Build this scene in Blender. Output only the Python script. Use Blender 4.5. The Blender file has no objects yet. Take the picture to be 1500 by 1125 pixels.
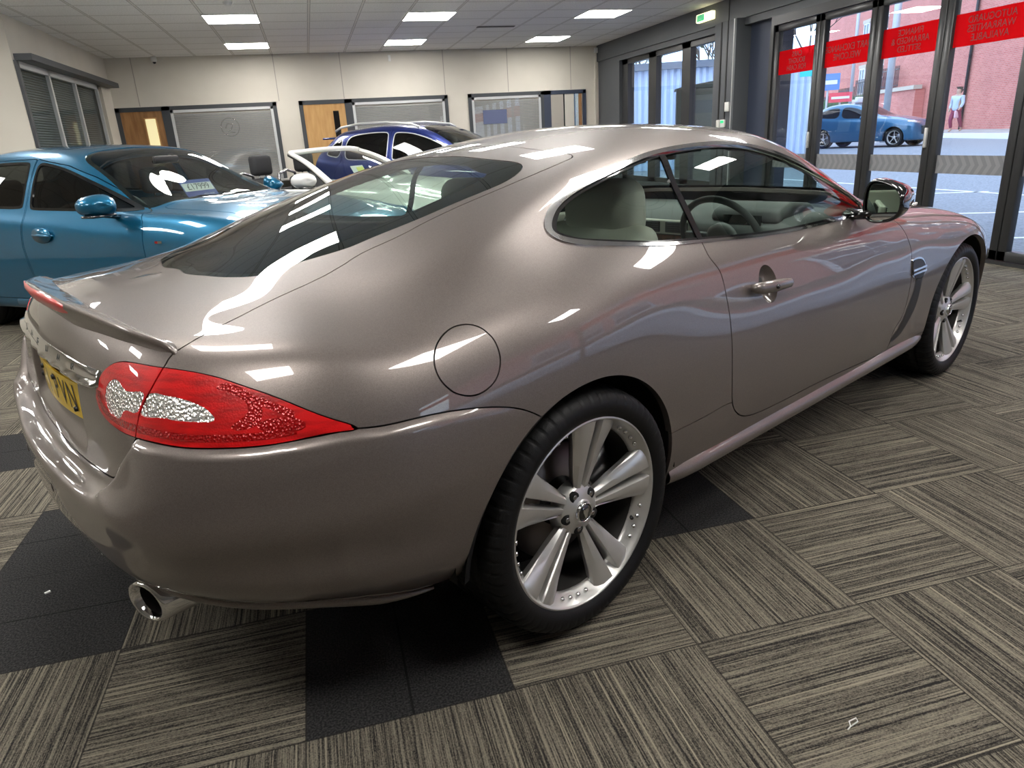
import math, random
import numpy as np
def cspline(t, P, te):
    """natural C2 cubic spline through P (n,...) at knots t, evaluated at te"""
    t=np.asarray(t,float);P=np.asarray(P,float);te=np.asarray(te,float)
    n=len(t);h=np.diff(t);A=np.zeros((n,n));sh=P.shape[1:];Y=P.reshape(n,-1);b=np.zeros_like(Y)
    A[0,0]=A[-1,-1]=1
    for i in range(1,n-1):
        A[i,i-1]=h[i-1];A[i,i]=2*(h[i-1]+h[i]);A[i,i+1]=h[i]
        b[i]=6*((Y[i+1]-Y[i])/h[i]-(Y[i]-Y[i-1])/h[i-1])
    M=np.linalg.solve(A,b)
    k=np.clip(np.searchsorted(t,te)-1,0,n-2);H=h[k][:,None]
    a=(t[k+1]-te)[:,None]/H;c=(te-t[k])[:,None]/H
    r=a*Y[k]+c*Y[k+1]+((a**3-a)*M[k]+(c**3-c)*M[k+1])*H*H/6
    return r.reshape((len(te),)+sh)
def pchip(t,y,te):
    t=np.asarray(t,float);y=np.asarray(y,float);te=np.asarray(te,float)
    if t[0]>t[-1]: t=t[::-1];y=y[::-1]
    h=np.diff(t);d=np.diff(y)/h;m=np.zeros_like(y)
    m[0]=d[0];m[-1]=d[-1]
    for i in range(1,len(t)-1):
        if d[i-1]*d[i]>0:
            w1=2*h[i]+h[i-1];w2=h[i]+2*h[i-1];m[i]=(w1+w2)/(w1/d[i-1]+w2/d[i])
    k=np.clip(np.searchsorted(t,te)-1,0,len(t)-2);x=(te-t[k])/h[k]
    x=np.clip(x,0,1)
    return ((1+2*x)*(1-x)**2*y[k]+x*(1-x)**2*h[k]*m[k]+x*x*(3-2*x)*y[k+1]+x*x*(x-1)*h[k]*m[k+1])
class Surf:
    """half car body: s runs nose->tail (increasing), v bottom->centreline; y<0 is the right side"""
    def __init__(S,s,G,ds=0.01,nv=10,dense=None,sym=(1,1)):
        # G (ns,nr,3) with y>=0 = half width
        s=np.asarray(s,float);G=np.asarray(G,float)
        o=np.argsort(s);s=s[o];G=G[o]
        flip=np.array([1,-1,1.])
        e=[];eg=[]
        k=3
        s2=s;G2=G
        if sym[0]: s2=np.concatenate([2*s[0]-s[k:0:-1],s2]);G2=np.concatenate([G[k:0:-1]*flip,G2])
        if sym[1]: s2=np.concatenate([s2,2*s[-1]-s[-2:-k-2:-1]]);G2=np.concatenate([G2,G[-2:-k-2:-1]*flip])
        S.se=np.linspace(s[0],s[-1],int(round((s[-1]-s[0])/ds))+1) if dense is None else dense
        D=cspline(s2,G2,S.se)                    # (ne,nr,3)
        nr=G.shape[1]
        ch=np.linalg.norm(np.diff(G[len(s)//5:-len(s)//4],axis=1),axis=2).mean(0)
        t=np.concatenate([[0],np.cumsum(np.maximum(ch,.02)**.7)])
        te=[]
        vs=[]
        for i in range(nr-1):
            q=np.arange(nv)/nv;te+=list(t[i]+(t[i+1]-t[i])*q);vs+=list(i+q)
        te.append(t[-1]);vs.append(nr-1)
        S.ve=np.array(vs)
        t2=np.concatenate([t,2*t[-1]-t[-2:-k-2:-1]])
        D2=np.concatenate([D,D[:,-2:-k-2:-1]*flip],1)
        V=cspline(t2,np.transpose(D2,(1,0,2)),np.array(te))  # (nv,ne,3)
        S.P=np.transpose(V,(1,0,2)).copy()
        S.P[:,:,1]*=-1           # right side
        S.P[:,-1,1]=0
        if sym[0]: S.P[0,:,1]=0
        if sym[1]: S.P[-1,:,1]=0
        du=np.gradient(S.P,axis=0);dv=np.gradient(S.P,axis=1)
        if sym[0]: du[0]=[0,1,0]; du[0]*=np.sign(-1)
        if sym[1]: du[-1]=[0,1,0]
        dv[:,-1]=[0,1,0]
        N=np.cross(dv,du);L=np.linalg.norm(N,axis=2,keepdims=True)
        N=N/np.maximum(L,1e-12)
        # orient outward: compare with centre
        c=np.array([1.0,0,.6]);mid=S.P[S.P.shape[0]//2,S.P.shape[1]//3]
        if N[S.P.shape[0]//2,S.P.shape[1]//3]@(mid-c)<0: N=-N
        bad=(L[...,0]<1e-12);N[bad]=[0,0,1]
        S.N=N;S.nv=nv
    def mesh(S,side=-1,off=0.0):
        P=S.P+S.N*off;N=S.N.copy();P=P.copy()
        if side>0: P[...,1]*=-1;N[...,1]*=-1
        ne,nv=P.shape[:2]
        idx=np.arange(ne*nv).reshape(ne,nv)
        q=np.stack([idx[:-1,:-1],idx[1:,:-1],idx[1:,1:],idx[:-1,1:]],-1).reshape(-1,4)
        a=P.reshape(-1,3)
        n=np.cross(a[q[:,1]]-a[q[:,0]],a[q[:,3]]-a[q[:,0]])
        if (n*N.reshape(-1,3)[q[:,0]]).sum()<0: q=q[:,::-1]
        uv=np.stack(np.meshgrid(S.se,S.ve,indexing='ij'),-1).reshape(-1,2)
        return dict(P=a,N=N.reshape(-1,3),UV=uv,F=[tuple(x) for x in q])
def clip(m,f):
    """keep where f>=0"""
    keepv=f>=0;P=list(m['P']);N=list(m['N']);UV=list(m['UV']);F=[];cache={}
    def cut(a,b):
        k=(a,b) if a<b else (b,a)
        if k not in cache:
            t=f[a]/(f[a]-f[b]);cache[k]=len(P)
            P.append(P[a]*(1-t)+P[b]*t);n=N[a]*(1-t)+N[b]*t;N.append(n/np.linalg.norm(n));UV.append(UV[a]*(1-t)+UV[b]*t)
        return cache[k]
    kv=keepv.tolist()
    for q in m['F']:
        c=[kv[i] for i in q]
        if all(c): F.append(q);continue
        if not any(c): continue
        o=[]
        for i in range(len(q)):
            a=q[i];b=q[(i+1)%len(q)]
            if kv[a]: o.append(a)
            if kv[a]!=kv[b]: o.append(cut(a,b))
        if len(o)>=3: F.append(tuple(o))
    return compact(dict(P=np.array(P),N=np.array(N),UV=np.array(UV),F=F))
def compact(m):
    used=sorted({i for q in m['F'] for i in q});mp={a:i for i,a in enumerate(used)}
    return dict(P=m['P'][used] if used else np.zeros((0,3)),N=m['N'][used] if used else np.zeros((0,3)),UV=m['UV'][used] if used else np.zeros((0,2)),F=[tuple(mp[i] for i in q) for q in m['F']])
def inside(poly,X):
    poly=np.asarray(poly);r=np.zeros(len(X),bool);n=len(poly)
    for i in range(n):
        a=poly[i];b=poly[(i+1)%n]
        c=((a[1]>X[:,1])!=(b[1]>X[:,1]))
        with np.errstate(divide='ignore',invalid='ignore'):
            xx=(b[0]-a[0])*(X[:,1]-a[1])/(b[1]-a[1]+1e-30)+a[0]
        r^=c&(X[:,0]<xx)
    return r
def dist3(line,X,closed=True):
    line=np.asarray(line);n=len(line);d=np.full(len(X),1e9)
    for i in range(n if closed else n-1):
        a=line[i];b=line[(i+1)%n];ab=b-a;L=ab@ab
        if L<1e-14: continue
        t=np.clip(((X-a)@ab)/L,0,1)
        d=np.minimum(d,np.linalg.norm(X-(a+t[:,None]*ab),axis=1))
    return d
def smooth_closed(P,n=160,corner=()):
    P=np.asarray(P,float);c=len(P)
    Q=np.concatenate([P]*3);d=np.concatenate([[0],np.cumsum(np.linalg.norm(np.diff(Q*[[1,.1]] if P.shape[1]==2 else Q,axis=0),axis=1)**.6)])
    te=np.linspace(d[c],d[2*c],n,endpoint=False)
    return cspline(d,Q,te)
def smooth_open(P,n=80):
    P=np.asarray(P,float)
    d=np.concatenate([[0],np.cumsum(np.linalg.norm(np.diff(P*[[1,.1]] if P.shape[1]==2 else P,axis=0),axis=1)**.6)])
    return cspline(d,P,np.linspace(0,d[-1],n))
# ---- hero coupe body tables: per side station x: rows 0..14 as (halfwidth,z)
JT={
 3.2:[(.76,.20),(.84,.21),(.865,.33),(.875,.45),(.878,.56),(.873,.61),(.853,.675),(.81,.72),(.745,.75),(.66,.772),(.55,.788),(.44,.80),(.32,.809),(.16,.815),(0,.817)],
 2.95:[(.76,.19),(.86,.21),(.905,.33),(.92,.45),(.925,.58),(.922,.64),(.905,.71),(.865,.76),(.79,.795),(.69,.817),(.58,.83),(.45,.842),(.32,.852),(.16,.858),(0,.861)],
 2.75:[(.76,.19),(.86,.21),(.91,.33),(.925,.45),(.93,.60),(.927,.66),(.91,.735),(.87,.785),(.79,.82),(.69,.842),(.58,.855),(.45,.866),(.32,.876),(.16,.883),(0,.887)],
 2.5:[(.75,.20),(.85,.22),(.90,.33),(.91,.46),(.915,.60),(.912,.67),(.893,.75),(.855,.805),(.785,.845),(.69,.87),(.58,.882),(.46,.893),(.33,.905),(.17,.914),(0,.918)],
 2.2:[(.75,.21),(.85,.225),(.895,.33),(.905,.46),(.91,.60),(.902,.68),(.885,.765),(.85,.83),(.79,.87),(.71,.893),(.60,.912),(.47,.928),(.33,.946),(.17,.962),(0,.968)],
 2.0:[(.75,.21),(.85,.23),(.895,.34),(.908,.46),(.91,.60),(.902,.69),(.88,.78),(.848,.845),(.80,.888),(.752,.92),(.69,.95),(.60,.99),(.46,1.035),(.24,1.065),(0,1.075)],
 1.75:[(.75,.215),(.85,.235),(.90,.34),(.912,.46),(.91,.60),(.902,.69),(.88,.785),(.848,.855),(.805,.902),(.768,.95),(.725,1.0),(.662,1.06),(.535,1.138),(.27,1.183),(0,1.195)],
 1.5:[(.75,.215),(.85,.235),(.90,.34),(.913,.46),(.912,.60),(.902,.69),(.878,.785),(.848,.86),(.806,.912),(.762,.985),(.715,1.055),(.652,1.135),(.525,1.222),(.27,1.266),(0,1.276)],
 1.2:[(.75,.215),(.85,.235),(.90,.34),(.913,.46),(.912,.60),(.902,.69),(.878,.785),(.848,.865),(.806,.927),(.757,1.01),(.71,1.095),(.65,1.187),(.52,1.262),(.27,1.300),(0,1.308)],
 .9:[(.75,.215),(.85,.235),(.90,.34),(.914,.46),(.914,.60),(.905,.69),(.88,.79),(.85,.873),(.807,.942),(.757,1.025),(.71,1.115),(.648,1.205),(.515,1.27),(.27,1.306),(0,1.315)],
 .6:[(.75,.215),(.85,.235),(.90,.34),(.915,.46),(.917,.60),(.91,.69),(.89,.79),(.86,.88),(.81,.955),(.758,1.035),(.71,1.118),(.645,1.197),(.51,1.246),(.27,1.278),(0,1.287)],
 .3:[(.75,.22),(.845,.24),(.895,.34),(.915,.46),(.927,.60),(.924,.70),(.912,.80),(.885,.89),(.825,.968),(.762,1.035),(.705,1.10),(.638,1.158),(.505,1.20),(.27,1.228),(0,1.236)],
 0:[(.75,.235),(.845,.26),(.90,.35),(.93,.46),(.946,.60),(.946,.70),(.935,.81),(.90,.90),(.843,.965),(.775,1.02),(.71,1.066),(.632,1.102),(.49,1.13),(.26,1.149),(0,1.156)],
 -.25:[(.75,.26),(.845,.285),(.90,.37),(.93,.47),(.944,.60),(.944,.70),(.93,.80),(.893,.885),(.835,.94),(.77,.98),(.70,1.015),(.61,1.038),(.48,1.06),(.25,1.08),(0,1.088)],
}
def jag_keys():
    s=[];G=[]
    for x in sorted(JT,reverse=True):
        s.append(-x);G.append([(x,w,z) for w,z in JT[x]])
    # tail stations: rows 0..8 explicit, 9..13 interpolated towards the centreline row
    T={
     .5:[(-.5,.74,.29),(-.5,.825,.31),(-.5,.90,.39),(-.5,.925,.49),(-.5,.937,.60),(-.5,.935,.69),(-.5,.918,.785),(-.5,.88,.862),(-.5,.822,.91),(-.40,1.046)],
     .7:[(-.62,.68,.32),(-.66,.745,.335),(-.69,.852,.415),(-.695,.882,.515),(-.695,.892,.61),(-.69,.888,.69),(-.68,.87,.785),(-.665,.83,.87),(-.645,.775,.922),(-.48,1.025)],
     .85:[(-.73,.61,.34),(-.78,.67,.355),(-.825,.768,.43),(-.84,.797,.525),(-.848,.806,.615),(-.838,.80,.70),(-.815,.785,.79),(-.785,.745,.878),(-.75,.695,.928),(-.54,1.008)],
     1.0:[(-.81,.53,.36),(-.87,.585,.375),(-.92,.665,.445),(-.945,.69,.53),(-.955,.695,.618),(-.938,.685,.70),(-.905,.67,.79),(-.868,.64,.886),(-.825,.60,.936),(-.60,.998)],
     1.15:[(-.87,.43,.37),(-.93,.47,.385),(-.987,.53,.45),(-1.010,.545,.555),(-1.008,.547,.632),(-.972,.54,.672),(-.95,.53,.785),(-.915,.51,.893),(-.875,.49,.943),(-.65,.991)],
     1.3:[(-.91,.29,.375),(-.965,.32,.39),(-1.022,.36,.46),(-1.036,.365,.575),(-1.022,.365,.622),(-.980,.36,.642),(-.965,.355,.78),(-.94,.345,.90),(-.90,.335,.95),(-.69,.990)],
     1.45:[(-.925,.145,.375),(-.98,.16,.39),(-1.037,.18,.46),(-1.050,.18,.575),(-1.034,.18,.619),(-.99,.18,.632),(-.975,.18,.78),(-.95,.17,.905),(-.915,.165,.955),(-.715,.987)],
     1.6:[(-.93,0,.375),(-.985,0,.39),(-1.042,0,.46),(-1.054,0,.575),(-1.038,0,.618),(-.993,0,.628),(-.98,0,.78),(-.955,0,.905),(-.92,0,.957),(-.72,.986)],
    }
    cx=[-.95,-.8,-.7,-.6,-.5,-.4,-.25,0];cz=[.955,.976,.986,.998,1.020,1.046,1.088,1.156]
    def zc(x): return float(pchip(cx,cz,[x])[0])
    for k in sorted(T):
        r=[tuple(p) for p in T[k][:9]];cxk,czk=T[k][9]
        a=np.array(r[8]);top=(cxk,0,czk)
        for t in (.16,.33,.50,.67,.84):
            x=a[0]+(cxk-a[0])*t**1.15;w=a[1]*(1-t)
            e=a[2]-zc(a[0])
            d=-(abs(e))*(w/max(a[1],1e-6))**2.3 if a[1]>0 else e*(1-t)**2.3
            r.append((x,w,zc(x)+d))
        r.append(top)
        s.append(k);G.append(r)
    # nose
    N={
     3.4:[(3.33,.70,.21),(3.36,.77,.22),(3.37,.78,.33),(3.38,.795,.45),(3.38,.795,.55),(3.375,.79,.60),(3.365,.775,.655),(3.36,.76,.695),(3.33,.70,.715),(3.34,.61,.733),(3.35,.51,.745),(3.36,.40,.755),(3.36,.28,.762),(3.37,.14,.768),(3.37,0,.77)],
     3.65:[(3.46,.55,.22),(3.52,.60,.23),(3.56,.64,.33),(3.57,.65,.45),(3.57,.65,.53),(3.56,.645,.57),(3.54,.625,.62),(3.50,.59,.65),(3.46,.54,.67),(3.45,.47,.69),(3.45,.40,.705),(3.45,.31,.717),(3.45,.22,.725),(3.45,.11,.73),(3.45,0,.732)],
     3.9:[(3.53,.28,.22),(3.60,.31,.23),(3.64,.33,.33),(3.655,.335,.45),(3.655,.335,.52),(3.645,.33,.555),(3.62,.32,.60),(3.58,.30,.63),(3.55,.28,.65),(3.53,.25,.67),(3.525,.21,.682),(3.52,.165,.692),(3.52,.12,.698),(3.52,.06,.702),(3.52,0,.703)],
     4.1:[(3.55,0,.22),(3.62,0,.23),(3.66,0,.33),(3.675,0,.45),(3.675,0,.52),(3.665,0,.55),(3.64,0,.595),(3.60,0,.625),(3.57,0,.645),(3.56,0,.66),(3.55,0,.672),(3.545,0,.682),(3.54,0,.688),(3.54,0,.692),(3.54,0,.694)],
    }
    for k in N: s.append(-k);G.append(N[k])
    return s,G
JO={'dlo':[(-0.079,9.85),(-0.126,10.32),(-0.2,10.7),(-0.308,10.96),(-0.454,11.13),(-0.625,11.27),(-0.832,11.34),(-1.006,11.37),(-1.158,11.34),(-1.313,11.22),(-1.478,11.1),(-1.645,10.93),(-1.786,10.62),(-2.638,11.4),(-1.857,8.84),(-1.797,8.24),(-1.676,8.11),(-1.347,7.94),(-0.984,7.85),(-0.653,8.0),(-0.44,8.12),(-0.231,8.43),(-0.129,8.73),(-0.079,9.1),(-0.066,9.48)],'door':[(-0.651,8.26),(-0.647,7.96),(-0.644,7.51),(-0.659,7.1),(-0.669,6.82),(-0.671,6.22),(-0.672,5.67),(-0.671,5.1),(-0.671,4.38),(-0.675,3.6),(-0.687,2.95),(-0.715,2.59),(-0.768,2.31),(-0.876,2.13),(-1.219,2.06),(-1.634,1.93),(-1.897,1.81),(-1.964,1.95),(-1.973,2.46),(-2.041,2.94),(-2.072,3.52),(-2.083,4.2),(-2.086,5.05),(-2.088,5.5),(-2.073,6.12),(-2.047,7.08),(-2.007,7.79),(-1.797,8.41),(-1.365,8.2),(-0.939,8.16)],'fuel':[(0.264,6.34),(0.271,6.18),(0.281,6.03),(0.294,5.92),(0.31,5.85),(0.327,5.81),(0.345,5.81),(0.363,5.85),(0.38,5.93),(0.395,6.04),(0.406,6.19),(0.414,6.35),(0.418,6.53),(0.418,6.72),(0.413,6.92),(0.403,7.12),(0.39,7.3),(0.373,7.45),(0.356,7.55),(0.338,7.6),(0.321,7.59),(0.305,7.53),(0.291,7.42),(0.279,7.27),(0.271,7.09),(0.264,6.9),(0.261,6.71),(0.261,6.53)],'lamp':[(1.225,6.36),(1.214,6.64),(1.192,6.89),(1.163,7.09),(1.121,7.21),(1.015,7.25),(0.984,7.26),(0.889,7.18),(0.824,6.97),(0.768,6.73),(0.716,6.44),(0.663,6.15),(0.623,5.91),(0.667,5.91),(0.724,5.88),(0.776,5.83),(0.828,5.81),(0.885,5.81),(0.936,5.82),(0.997,5.87),(1.067,5.92),(1.118,5.96),(1.172,6.04),(1.209,6.16)],'lampseam':[(1.004,7.51),(1.006,7.24),(1.018,6.93),(1.039,6.59),(1.055,6.31),(1.064,5.93),(1.071,5.75)],'lampw1':[(1.182,6.41),(1.177,6.61),(1.151,6.78),(1.127,6.75),(1.11,6.66),(1.073,6.68),(1.044,6.68),(1.052,6.49),(1.061,6.34),(1.091,6.33),(1.108,6.3),(1.114,6.2),(1.138,6.16),(1.17,6.24)],'lampw2':[(1.036,6.66),(0.992,6.71),(0.955,6.69),(0.911,6.6),(0.888,6.5),(0.878,6.41),(0.872,6.3),(0.891,6.28),(0.953,6.29),(1.006,6.31),(1.052,6.33)],'lid':[(1.004,7.34),(1.002,7.5),(0.985,7.82),(0.886,8.8),(0.786,9.49),(0.674,10.0),(0.471,10.45),(0.314,11.6),(0.152,12.02),(0.047,11.94),(-0.046,11.83),(-0.159,11.81),(-0.31,11.9),(-0.379,11.96),(-0.407,12.01),(-0.422,12.11),(-0.42,12.32),(-0.414,12.67),(-0.423,13.19),(-0.431,13.5)],'lidlow':[(1.004,7.34),(1.064,5.92),(1.156,5.12),(1.312,5.09),(1.487,5.11),(1.6,5.19),(1.6,5.54)],'rglass':[(1.036,13.78),(0.874,12.42),(0.777,11.84),(0.666,11.34),(0.56,11.21),(0.403,11.64),(0.264,12.18),(0.105,12.17),(-0.016,12.03),(-0.131,11.98),(-0.224,12.13),(-0.261,12.27),(-0.281,12.47),(-0.279,12.91),(-0.293,13.74)],'bump':[(0.623,5.91),(0.572,5.85),(0.508,5.81),(0.443,5.74),(0.376,5.6),(0.306,5.4),(0.25,5.19),(0.207,4.97),(0.175,4.75)],'archR':[(0.36,1.1),(0.387,2.33),(0.369,3.07),(0.328,3.59),(0.27,3.99),(0.203,4.41),(0.124,4.77),(0.031,5.06),(-0.034,5.13),(-0.112,4.99),(-0.197,4.6),(-0.279,3.96),(-0.348,3.38),(-0.376,2.85),(-0.385,2.21),(-0.38,1.63)],'archF':[(-2.49,3.32),(-2.565,4.81),(-2.62,5.23),(-2.711,5.55),(-2.871,5.89),(-2.967,5.47),(-3.102,4.6)],'sillseam':[(-0.374,2.87),(-0.565,2.91),(-0.681,2.93)],'vent':[(-2.128,4.22),(-2.2,4.11),(-2.204,3.57),(-2.183,3.06),(-2.129,2.63),(-2.039,2.16),(-1.961,2.14),(-2.026,2.51),(-2.077,2.98),(-2.114,3.46),(-2.139,3.9)],'ventc':[(-2.08,4.99),(-2.12,5.15),(-2.188,5.12),(-2.226,4.81),(-2.223,4.12),(-2.09,4.25)],'handle':[(-0.927,5.95),(-0.801,6.02),(-1.051,5.89)],'sensor':[(0.936,3.91),(1.459,2.84)],'chrome':[(1.6,6.61),(1.6,6.4),(1.6,6.33),(1.447,6.34),(1.306,6.4),(1.212,6.56)],'sill':[(-0.409,1.44),(-0.91,1.1),(-1.41,1.1),(-2.35,1.1)],'bp':[(-0.678,11.22),(-0.643,10.22),(-0.65,9.2),(-0.65,8.02)],'chT':[(1.6,6.77),(1.579,6.7),(1.422,6.7),(1.303,6.77),(1.206,6.85)],'chB':[(1.596,6.26),(1.53,6.28),(1.403,6.35),(1.29,6.48),(1.225,6.53)],'spu':[(1.6,7.71),(1.522,7.82),(1.314,7.67),(1.212,7.72),(1.116,7.73),(1.032,7.68),(0.999,7.68)],'spl':[(1.6,10.2),(1.432,9.75),(1.265,9.35),(1.135,8.84),(1.045,8.43),(0.994,8.09)]}
import bpy, bmesh
from mathutils import Vector, Matrix
COL=bpy.context.scene.collection
random.seed(7)
# ------------------------------------------------------------------ materials
def newmat(n):
    m=bpy.data.materials.new(n);m.use_nodes=True;nt=m.node_tree;nt.nodes.clear()
    o=nt.nodes.new('ShaderNodeOutputMaterial');return m,nt,o
def pbr(n,c,rough=.5,metal=0,coat=0,coatr=.03,spec=.5,emit=None,es=0,bump=None,ior=1.5,trans=0,sheen=0):
    m,nt,o=newmat(n);b=nt.nodes.new('ShaderNodeBsdfPrincipled')
    b.inputs['Base Color'].default_value=(*c,1);b.inputs['Roughness'].default_value=rough;b.inputs['Metallic'].default_value=metal
    b.inputs['Coat Weight'].default_value=coat;b.inputs['Coat Roughness'].default_value=coatr;b.inputs['IOR'].default_value=ior
    b.inputs['Specular IOR Level'].default_value=spec;b.inputs['Transmission Weight'].default_value=trans
    if emit: b.inputs['Emission Color'].default_value=(*emit,1);b.inputs['Emission Strength'].default_value=es
    nt.links.new(b.outputs[0],o.inputs[0])
    if bump:
        kind,scale,dist=bump
        tc=nt.nodes.new('ShaderNodeTexCoord')
        if kind=='noise': t=nt.nodes.new('ShaderNodeTexNoise');t.inputs['Detail'].default_value=4;out=t.outputs[0]
        else: t=nt.nodes.new('ShaderNodeTexVoronoi');out=t.outputs[0]
        t.inputs['Scale'].default_value=scale;nt.links.new(tc.outputs['Object'],t.inputs['Vector'])
        bp=nt.nodes.new('ShaderNodeBump');bp.inputs['Distance'].default_value=dist;bp.inputs['Strength'].default_value=1
        nt.links.new(out,bp.inputs['Height']);nt.links.new(bp.outputs[0],b.inputs['Normal'])
    return m
def varied(m,c1,c2,scale,detail=3,stretch=(1,1,1),ramp=(.35,.65)):
    nt=m.node_tree;b=[n for n in nt.nodes if n.type=='BSDF_PRINCIPLED'][0]
    tc=nt.nodes.new('ShaderNodeTexCoord');mp=nt.nodes.new('ShaderNodeMapping');mp.inputs['Scale'].default_value=stretch
    t=nt.nodes.new('ShaderNodeTexNoise');t.inputs['Scale'].default_value=scale;t.inputs['Detail'].default_value=detail
    r=nt.nodes.new('ShaderNodeValToRGB');r.color_ramp.elements[0].position=ramp[0];r.color_ramp.elements[1].position=ramp[1]
    r.color_ramp.elements[0].color=(*c1,1);r.color_ramp.elements[1].color=(*c2,1)
    nt.links.new(tc.outputs['Object'],mp.inputs[0]);nt.links.new(mp.outputs[0],t.inputs['Vector']);nt.links.new(t.outputs[0],r.inputs[0]);nt.links.new(r.outputs[0],b.inputs['Base Color'])
    return m
def glassmat(n,tint,f=1.0,ior=1.5,rough=0.0):
    m,nt,o=newmat(n);t=nt.nodes.new('ShaderNodeBsdfTransparent');t.inputs[0].default_value=(*tint,1)
    g=nt.nodes.new('ShaderNodeBsdfGlossy');g.inputs['Roughness'].default_value=rough;g.inputs[0].default_value=(1,1,1,1)
    ge=nt.nodes.new('ShaderNodeNewGeometry');dp=nt.nodes.new('ShaderNodeVectorMath');dp.operation='DOT_PRODUCT'
    nt.links.new(ge.outputs['Normal'],dp.inputs[0]);nt.links.new(ge.outputs['Incoming'],dp.inputs[1])
    def mt(op,a,b_=None):
        q=nt.nodes.new('ShaderNodeMath');q.operation=op
        for i_,v_ in enumerate((a,b_)):
            if v_ is None: continue
            if isinstance(v_,(int,float)): q.inputs[i_].default_value=v_
            else: nt.links.new(v_,q.inputs[i_])
        return q
    r0=((ior-1)/(ior+1))**2
    fr=mt('ADD',mt('MULTIPLY',mt('POWER',mt('SUBTRACT',1.0,mt('ABSOLUTE',dp.outputs['Value']).outputs[0]).outputs[0],5.0).outputs[0],1-r0).outputs[0],r0)
    mu=mt('MULTIPLY',fr.outputs[0],f);mu.use_clamp=True
    mx=nt.nodes.new('ShaderNodeMixShader');nt.links.new(mu.outputs[0],mx.inputs[0])
    nt.links.new(t.outputs[0],mx.inputs[1]);nt.links.new(g.outputs[0],mx.inputs[2]);nt.links.new(mx.outputs[0],o.inputs[0])
    return m
def paint(n,c,metal=.75,rough=.38,flake=.12,coatr=.015):
    m=pbr(n,c,rough,metal,1.0,coatr)
    nt=m.node_tree;b=[x for x in nt.nodes if x.type=='BSDF_PRINCIPLED'][0]
    tc=nt.nodes.new('ShaderNodeTexCoord');v=nt.nodes.new('ShaderNodeTexVoronoi');v.inputs['Scale'].default_value=900
    mr=nt.nodes.new('ShaderNodeMapRange');mr.inputs[3].default_value=1-flake;mr.inputs[4].default_value=1+flake
    mx=nt.nodes.new('ShaderNodeVectorMath');mx.operation='SCALE';mx.inputs[0].default_value=c
    nt.links.new(tc.outputs['Object'],v.inputs['Vector'])
    sp=nt.nodes.new('ShaderNodeSeparateColor');nt.links.new(v.outputs['Color'],sp.inputs[0]);nt.links.new(sp.outputs[0],mr.inputs[0])
    nt.links.new(mr.outputs[0],mx.inputs['Scale']);nt.links.new(mx.outputs[0],b.inputs['Base Color'])
    b.inputs['Coat IOR'].default_value=1.55
    return m
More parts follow.
